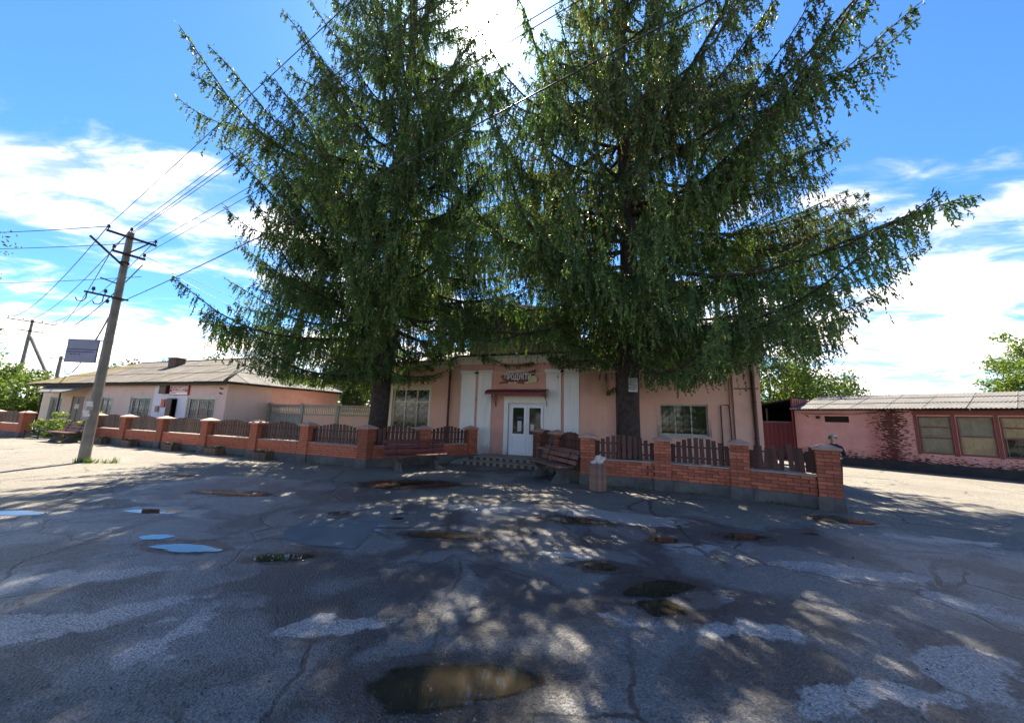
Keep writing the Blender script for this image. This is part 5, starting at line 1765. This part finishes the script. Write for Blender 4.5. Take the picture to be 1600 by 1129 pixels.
spruce('spruce_tree', 'tall dark spruce on the left with its trunk behind the fence corner', (-5.05, 14.0), 30.0, 0.37,
       [2.4, 4, 6, 9, 12, 15, 18, 23, 30], [5.2, 6.4, 6.0, 5.7, 6.2, 5.1, 4.0, 2.6, 0.2], 3.3, 11, 1.0, side_left,
       lambda a, z: 0.10 if z > 9 else 0.03, keep=20.5, zmin=2.75)
spruce('spruce_tree', 'tall dark spruce on the right with a paper notice on its trunk', (3.74, 11.3), 27.0, 0.36,
       [2.4, 4, 5.5, 8, 10, 12, 16, 20, 27], [4.8, 6.3, 7.2, 7.0, 6.6, 5.9, 4.3, 2.9, 0.2], 3.5, 23, 1.0, side_right,
       lambda a, z: 0.20 if z > 8 else 0.04, keep=17.5, zmin=2.55)

# paper notice on the right trunk
nt_ = thing('paper_notice', 'white printed paper notice nailed to the right spruce trunk', 'notice', (3.72, 10.925, 2.55), R(10))
part('sheet', MB().box(-0.15, 0.15, -0.006, 0.0, 0.0, 0.42), M_PAPER, nt_)
for k in range(6):
    part('print_line', MB().box(-0.12, 0.12 - 0.05 * (k % 3 == 2), -0.009, -0.0065, 0.37 - k * 0.06, 0.395 - k * 0.06), M_INK, nt_)


# ------------------------------------------------------------------ broad-leaved trees and shrubs
GREENS = {
    'fresh': np.array([[0.10, 0.15, 0.030], [0.13, 0.185, 0.038], [0.075, 0.12, 0.026]]),
    'dark': np.array([[0.035, 0.065, 0.020], [0.05, 0.085, 0.024], [0.028, 0.05, 0.016]]),
    'mid': np.array([[0.065, 0.105, 0.026], [0.085, 0.135, 0.032], [0.048, 0.08, 0.022]]),
}


def broad_tree(name, label, x, y, H, rx, ry, z0, tone, seed, ncl=90, nper=110, leaf=0.10, cat='tree', ellip=None, group=None):
    rng = np.random.default_rng(seed)
    root = thing(name, label, cat, (x, y, 0), 0, group)
    tk = MB()
    tk.tube([(0, 0, 0), (0.08, 0.05, z0 * 0.6), (0.0, 0.0, z0 + 0.3), (0.1, -0.1, H * 0.6)], [0.05 * rx + 0.04, 0.04 * rx + 0.03, 0.03 * rx + 0.03, 0.02], 8)
    part('trunk', tk, M_BARKD, root, smooth=True)
    # cluster centres in an uneven egg
    u = rng.normal(size=(ncl, 3))
    u /= np.linalg.norm(u, axis=1, keepdims=True)
    rr = rng.uniform(0.35, 1.0, (ncl, 1)) ** 0.6
    lump = 1 + 0.28 * np.sin(u[:, 0:1] * 5 + seed) * np.cos(u[:, 1:2] * 4 + seed * 2)
    hz = (H - z0) / 2
    C = u * rr * lump * np.array([rx, ry, hz]) + np.array([0, 0, z0 + hz])
    C[:, 2] = np.maximum(C[:, 2], 0.25)
    lb = MB()
    for k in range(0, min(ncl, 26)):
        c = C[k]
        lb.tube([(0, 0, z0 + 0.2 * (k % 5) * hz * 0.4), tuple(c * 0.5 + np.array([0, 0, z0 * 0.5 + 0.1])), tuple(c)], [0.05, 0.03, 0.012], 5, False)
    stuff(part('limbs', lb, M_BARKD, root))
    V, F, c = leaves_np(rng, C, nper, rng.uniform(0.28, 0.5, ncl) * (rx + ry + hz) / 3 * 0.75, leaf, GREENS[tone])
    stuff(link('crown', tri_mesh('crown', V, F, M_LEAF, c), root))
    return root


broad_tree('leafy_tree', 'bright green tree between the shop and the maroon shed roof', 17.6, 24.5, 8.6, 3.4, 3.0, 1.6, 'fresh', 1, 110, 130, 0.12)
broad_tree('leafy_tree', 'lower spreading green tree behind the storehouse roof, beside the shed', 22.2, 26.0, 5.6, 3.3, 2.6, 0.8, 'mid', 2, 80, 110, 0.12)
broad_tree('leafy_tree', 'tree cut by the right edge above the storehouse roof', 39.6, 26.5, 9.0, 2.9, 2.8, 2.0, 'fresh', 3, 90, 120, 0.13)
broad_tree('leafy_tree', 'yellow green tree cut by the left edge behind the far fence', -46.5, 28.5, 6.6, 5.0, 4.0, 0.5, 'fresh', 4, 130, 140, 0.15)
broad_tree('leafy_tree', 'dark green bushy tree left of the house porch', -37.5, 28.0, 4.6, 3.2, 2.4, 0.2, 'fresh', 5, 80, 120, 0.13)
broad_tree('leafy_tree', 'far tree showing above the left end of the house roof', -45.0, 44.0, 7.0, 5.0, 4.0, 1.0, 'dark', 6, 70, 90, 0.18)
broad_tree('leafy_tree', 'small tree top showing behind the brick chimney', -27.5, 34.0, 6.5, 3.0, 2.5, 2.0, 'mid', 7, 60, 90, 0.13)
broad_tree('leafy_tree', 'sunlit tree behind the concrete balustrade, left of the spruce trunk', -12.2, 29.5, 7.4, 3.4, 2.6, 0.6, 'fresh', 8, 100, 120, 0.13)
broad_tree('leafy_tree', 'sunlit tree right behind the left spruce trunk', -8.6, 27.0, 6.6, 2.6, 2.2, 0.6, 'fresh', 9, 80, 110, 0.12)
broad_tree('leafy_tree', 'overhanging tree tip at the left edge of the sky', -27.0, 15.2, 9.6, 3.3, 3.0, 5.2, 'mid', 10, 60, 90, 0.10)
broad_tree('leafy_tree', 'tall green tree mirrored in the left door pane', -18.5, -9.5, 8.0, 4.4, 3.4, 1.0, 'mid', 12, 90, 100, 0.18)
broad_tree('leafy_tree', 'tall green tree mirrored in the right door pane', -25.0, -14.0, 9.0, 4.6, 3.4, 1.0, 'fresh', 13, 90, 100, 0.18)


broad_tree('leafy_tree', 'dark green tree mirrored in the right window of the shop', 1.5, -14.5, 8.0, 5.0, 3.0, 0.6, 'mid', 14, 90, 100, 0.18)
broad_tree('leafy_tree', 'broad green tree mirrored between the door and the right shop window', -9.0, -15.0, 7.5, 4.6, 3.0, 0.6, 'mid', 15, 90, 100, 0.18)


def thuja(label, x, y, H, r, seed):
    rng = np.random.default_rng(seed)
    root = thing('thuja', label, 'shrub', (x, y, 0))
    part('trunk', MB().tube([(0, 0, 0), (0, 0, H * 0.9)], [0.06, 0.01], 6), M_BARKD, root)
    n = 9000
    z = rng.uniform(0.02, 1.0, n)
    rad = r * np.sin(np.pi * np.clip(1 - z, 0, 1) ** 0.62 * 0.92) ** 0.9 * rng.uniform(0.55, 1.05, n)
    a = rng.uniform(0, 6.283, n)
    P = np.column_stack([rad * np.cos(a), rad * np.sin(a), z * H])
    D = np.column_stack([np.cos(a) * 0.5, np.sin(a) * 0.5, np.ones(n)]) + rng.normal(0, 0.3, (n, 3))
    V, F, C = spindles(P, D, rng.uniform(0.10, 0.22, n), rng.uniform(0.015, 0.03, n), np.array([[0.03, 0.055, 0.02]]) * rng.uniform(0.6, 1.4, (n, 1)))
    stuff(link('crown', tri_mesh('crown', V, F, M_NEEDLE, C), root))


thuja('dark conical thuja behind the concrete balustrade', -10.4, 23.6, 3.5, 0.62, 31)


# grass behind the fences and round the pole
def grass(name, label, polys, n, seed, hmin, hmax, cols):
    rng = np.random.default_rng(seed)
    P = []
    for (x0, y0, x1, y1, wdt), m in zip(polys, n):
        u, k = rng.random(m), np.abs(rng.normal(0, 1, m))
        d = np.array([x1 - x0, y1 - y0])
        nn_ = np.array([-d[1], d[0]]) / np.linalg.norm(d)
        P.append(np.column_stack([x0 + d[0] * u + nn_[0] * k * wdt, y0 + d[1] * u + nn_[1] * k * wdt, np.zeros(m)]))
    P = np.concatenate(P)
    N = len(P)
    h = rng.uniform(hmin, hmax, N)
    a = rng.uniform(0, 6.283, N)
    wv = np.column_stack([np.cos(a), np.sin(a), np.zeros(N)]) * 0.010
    lean = rng.normal(0, 0.22, (N, 3)) * h[:, None]
    lean[:, 2] = h
    V = np.stack([P - wv, P + wv, P + lean * 0.55 + wv * 0.6, P + lean], axis=1).reshape(-1, 3)
    F = np.arange(N * 4).reshape(N, 4)
    c = np.repeat(cols[rng.integers(0, len(cols), N)] * rng.uniform(0.7, 1.3, (N, 1)), 4, axis=0)
    o = link(name, tri_mesh(name, V, F, M_GRASS, c))
    o['kind'] = 'stuff'
    o['label'] = label
    o['category'] = 'grass'
    return o


GR = np.array([[0.10, 0.16, 0.030], [0.14, 0.19, 0.04], [0.07, 0.12, 0.025]])
grass('grass', 'sunlit grass behind the long left fence', [(-19.4, 17.62, -5.3, 12.2, 0.35), (-18, 18.8, -7, 14.5, 1.0), (-24, 18.9, -19.8, 17.6, 0.3)], [9000, 9000, 5000], 41, 0.10, 0.34, GR)
grass('grass', 'weeds round the foot of the concrete pole', [(-12.75, 10.85, -12.2, 10.85, 0.07), (-12.2, 10.9, -11.6, 11.0, 0.05)], [160, 60], 42, 0.05, 0.20, GR)
grass('grass', 'weeds in the yard behind the nearest brick fence', [(2.4, 10.12, 6.3, 8.15, 0.5), (3.5, 12.4, 7.5, 11.0, 0.5)], [2500, 2500], 43, 0.08, 0.25, GR)


grass('grass', 'sparse weeds at the foot of the nearest brick fence', [(5.5, 8.2, 6.4, 7.5, 0.02), (2.5, 9.55, 3.6, 9.15, 0.02), (4.1, 8.95, 5.1, 8.45, 0.02)], [60, 50, 40], 44, 0.03, 0.11, GR)
grass('grass', 'sparse weeds at the foot of the long left fence between the planters', [(-16.0, 15.8, -8.0, 12.72, 0.03), (-7.0, 12.35, -4.8, 11.5, 0.02)], [420, 60], 45, 0.03, 0.13, GR)


# flower bed with yellow bushes and a low iron rail
def bush(label, x, y, r, seed):
    rng = np.random.default_rng(seed)
    root = thing('flowering_bush', label, 'bush', (x, y, 0), 0, 'bushes in the left flower bed')
    part('stem', MB().tube([(0, 0, 0), (0.02, 0, r * 0.9)], [0.025, 0.01], 5), M_BARKD, root)
    C = rng.normal(0, 0.42, (26, 3)) * r * np.array([1.2, 0.8, 0.7]) + np.array([0, 0, r * 0.95])
    C[:, 2] = np.maximum(C[:, 2], 0.08)
    V, F, c = leaves_np(rng, C, 60, 0.26 * r, 0.055, GREENS['fresh'])
    stuff(link('foliage', tri_mesh('foliage', V, F, M_LEAF, c), root))
    Cb = C[C[:, 2] > r * 1.0][:8] + np.array([0, 0, 0.15 * r])
    if len(Cb):
        V, F, c = leaves_np(rng, Cb, 16, 0.10 * r, 0.04, np.array([[0.55, 0.50, 0.16], [0.45, 0.46, 0.14]]))
        stuff(link('blossom', tri_mesh('blossom', V, F, M_LEAF, c), root))


bush('pale yellow flowering bush beside the far left brick pillar', -23.2, 18.6, 0.75, 51)
bush('pale yellow flowering bush behind the far bench', -20.9, 18.2, 0.70, 52)
lr = thing('low_iron_rail', 'low black iron rail in front of the left flower bed', 'railing', (-23.9, 18.1, 0), math.atan2(-0.9, 3.9))
part('rail', MB().tube([(0, 0, 0.42), (4.0, 0, 0.42)], 0.02, 6), M_BLACK, lr)
part('rail', MB().tube([(0, 0, 0.10), (4.0, 0, 0.10)], 0.02, 6), M_BLACK, lr)
for k in range(5):
    part('post', MB().tube([(k * 1.0, 0, 0), (k * 1.0, 0, 0.45)], 0.025, 6), M_BLACK, lr)


# ------------------------------------------------------------------ person behind the fence end
def person(label, x, y, rz, k=1.0):
    root = thing('person', label, 'person', (x, y, 0), rz)
    vs = [((0, 0, 0.80), 0.135), ((0, 0, 0.95), 0.145), ((0, 0.015, 1.12), 0.15), ((0, 0.005, 1.24), 0.12), ((0, -0.03, 1.31), 0.055), ((0, -0.055, 1.38), 0.062), ((0, -0.06, 1.455), 0.085), ((0, -0.055, 1.52), 0.075),
          # left leg
          ((-0.085, 0, 0.74), 0.095), ((-0.09, -0.01, 0.42), 0.065), ((-0.09, 0.02, 0.09), 0.045), ((-0.095, -0.10, 0.035), 0.04),
          ((0.085, 0, 0.74), 0.095), ((0.09, -0.01, 0.42), 0.065), ((0.09, 0.02, 0.09), 0.045), ((0.095, -0.10, 0.035), 0.04),
          # arms: bent, hands together in front
          ((-0.17, 0.01, 1.20), 0.062), ((-0.24, 0.03, 0.96), 0.05), ((-0.11, -0.17, 0.92), 0.036), ((-0.05, -0.20, 0.93), 0.028),
          ((0.17, 0.01, 1.20), 0.062), ((0.24, 0.03, 0.96), 0.05), ((0.11, -0.17, 0.90), 0.036), ((0.05, -0.20, 0.91), 0.028),
          ((0, -0.145, 1.43), 0.018)]
    ed = [(0, 1), (1, 2), (2, 3), (3, 4), (4, 5), (5, 6), (6, 7), (0, 8), (8, 9), (9, 10), (10, 11), (0, 12), (12, 13), (13, 14), (14, 15),
          (3, 16), (16, 17), (17, 18), (18, 19), (3, 20), (20, 21), (21, 22), (22, 23), (6, 24)]
    me = bpy.data.meshes.new('body')
    me.from_pydata([v[0] for v in vs], ed, [])
    o = bpy.data.objects.new('body_tmp', me)
    COL.objects.link(o)
    o.modifiers.new('skin', 'SKIN')
    for i, v in enumerate(vs):
        sv = me.skin_vertices[0].data[i]
        sv.radius = (v[1], v[1])
        sv.use_root = (i == 0)
    sub = o.modifiers.new('sub', 'SUBSURF')
    sub.levels = 2
    bpy.context.view_layer.update()
    body = bpy.data.meshes.new_from_object(o.evaluated_get(bpy.context.evaluated_depsgraph_get()))
    bpy.data.objects.remove(o)
    body.materials.clear()
    for m in (M_JACKET, M_SKIN, M_DARKIN):
        body.materials.append(m)
    for p in body.polygons:
        c = p.center
        p.use_smooth = True
        if c.z > 1.315 or (c.y < -0.155 and 0.8 < c.z < 1.0):
            p.material_index = 1
        elif c.z < 0.72:
            p.material_index = 2
    link('body', body, root, scale=(k, k, k))
    # five fingers on each hand, curled together
    fm = MB()
    for sx in (-1, 1):
        for j in range(4):
            z = (0.955 - j * 0.018) - (0.01 if sx > 0 else 0)
            ln = (0.05, 0.058, 0.055, 0.045)[j]
            fm.tube([(sx * 0.05, -0.205, z), (sx * (0.05 - ln * 0.5), -0.232, z), (sx * (0.05 - ln), -0.215, z - 0.004)], [0.010, 0.009, 0.007], 6)
        fm.tube([(sx * 0.075, -0.19, 0.96), (sx * 0.05, -0.21, 0.985), (sx * 0.025, -0.215, 0.985)], [0.011, 0.010, 0.008], 6)
    fm.v = [(a * k, b * k, c * k) for a, b, c in fm.v]
    part('fingers', fm, M_SKIN, root, smooth=True)
    hb = bmesh.new()
    bmesh.ops.create_icosphere(hb, subdivisions=3, radius=0.105)
    for v in hb.verts:
        v.co = Vector((v.co.x * 0.98, v.co.y * 1.05 - 0.045, v.co.z * 0.98 + 1.485))
        n_ = mnoise.noise(v.co * 28) * 0.010
        v.co += v.co.normalized() * n_
    kill = [v for v in hb.verts if (v.co.z < 1.50 and v.co.y < -0.075) or v.co.z < 1.43]
    bmesh.ops.delete(hb, geom=kill, context='VERTS')
    hm = bpy.data.meshes.new('hair')
    hb.to_mesh(hm)
    hb.free()
    hm.materials.append(M_HAIR)
    for p in hm.polygons:
        p.use_smooth = True
    link('hair', hm, root, scale=(k, k, k))
    fc = MB()
    for sx in (-1, 1):
        fc.lathe([(0.0, -0.008), (0.010, -0.004), (0.010, 0.004), (0.0, 0.008)], 6, (sx * 0.032, -0.142))
    fc.v = [(a * k, b * k, (c + 1.468) * k) for a, b, c in fc.v]
    part('eyes', fc, M_INK, root)
    mt = MB().box(-0.024, 0.024, -0.136, -0.128, 1.398, 1.404)
    mt.v = [(a * k, b * k, c * k) for a, b, c in mt.v]
    part('mouth', mt, M_SIGND, root)
    ear = MB()
    for sx in (-1, 1):
        ear.tube([(sx * 0.088, -0.055, 1.425), (sx * 0.100, -0.05, 1.45), (sx * 0.092, -0.055, 1.478)], [0.008, 0.016, 0.010], 6)
    ear.v = [(a * k, b * k, c * k) for a, b, c in ear.v]
    part('ear', ear, M_SKIN, root, smooth=True)
    return root


person('person in a dark jacket with pale hair standing behind the last brick pillar', 8.93, 10.1, R(-36), 0.93)


# ------------------------------------------------------------------ grit and fallen twigs on the asphalt
rg = np.random.default_rng(77)
n = 2600
yy = 2.1 + 9.0 * rg.random(n) ** 1.7
xx = rg.uniform(-1, 1, n) * (1.3 * yy + 0.5)
keep_ = ~((yy > 9.0) & (np.abs(xx) > 2.0))
xx, yy = xx[keep_], yy[keep_]
n = len(xx)
tet = np.array([[1, 0, 0], [-0.6, 0.8, 0], [-0.5, -0.9, 0], [0.1, 0.1, 0.9]])
sz = rg.uniform(0.003, 0.010, n) * (1 + 1.2 * (rg.random(n) < 0.05))
ang = rg.uniform(0, 6.283, n)
ca, sa = np.cos(ang), np.sin(ang)
V = np.stack([np.column_stack([xx + sz * (ca * p[0] - sa * p[1]), yy + sz * (sa * p[0] + ca * p[1]), 0.001 + sz * p[2]]) for p in tet], axis=1).reshape(-1, 3)
F = (np.arange(n)[:, None, None] * 4 + np.array([[0, 1, 3], [1, 2, 3], [2, 0, 3]])[None]).reshape(-1, 3)
cg = np.repeat(np.array([[0.20, 0.18, 0.15]]) * rg.uniform(0.4, 1.6, (n, 1)), 4, axis=0)
o = stuff(link('grit', tri_mesh('grit', V, F, M_GRASS, cg)))
o['label'] = 'loose grit scattered over the worn asphalt'
o['category'] = 'grit'
n = 1500
t_ = rg.random(n)
seg = rg.integers(0, 4, n)
A_ = np.array([(-9.0, 12.9), (-4.4, 11.1), (2.3, 9.2), (3.9, 8.8)])[seg]
B_ = np.array([(-4.6, 11.1), (-1.6, 13.4), (4.0, 8.7), (6.6, 7.0)])[seg]
Pn = A_ + (B_ - A_) * t_[:, None] + rg.normal(0, 0.28, (n, 2))
P3 = np.column_stack([Pn, np.full(n, 0.006)])
D3 = np.column_stack([rg.normal(size=(n, 2)), rg.uniform(-0.02, 0.12, n)])
V, F, CC = spindles(P3, D3, rg.uniform(0.02, 0.09, n), rg.uniform(0.002, 0.006, n), np.array([[0.12, 0.08, 0.045]]) * rg.uniform(0.5, 1.3, (n, 1)))
o = stuff(link('fallen_twigs', tri_mesh('fallen_twigs', V, F, M_GRASS, CC)))
o['label'] = 'brown fallen twigs and needles along the foot of the fence'
o['category'] = 'litter'
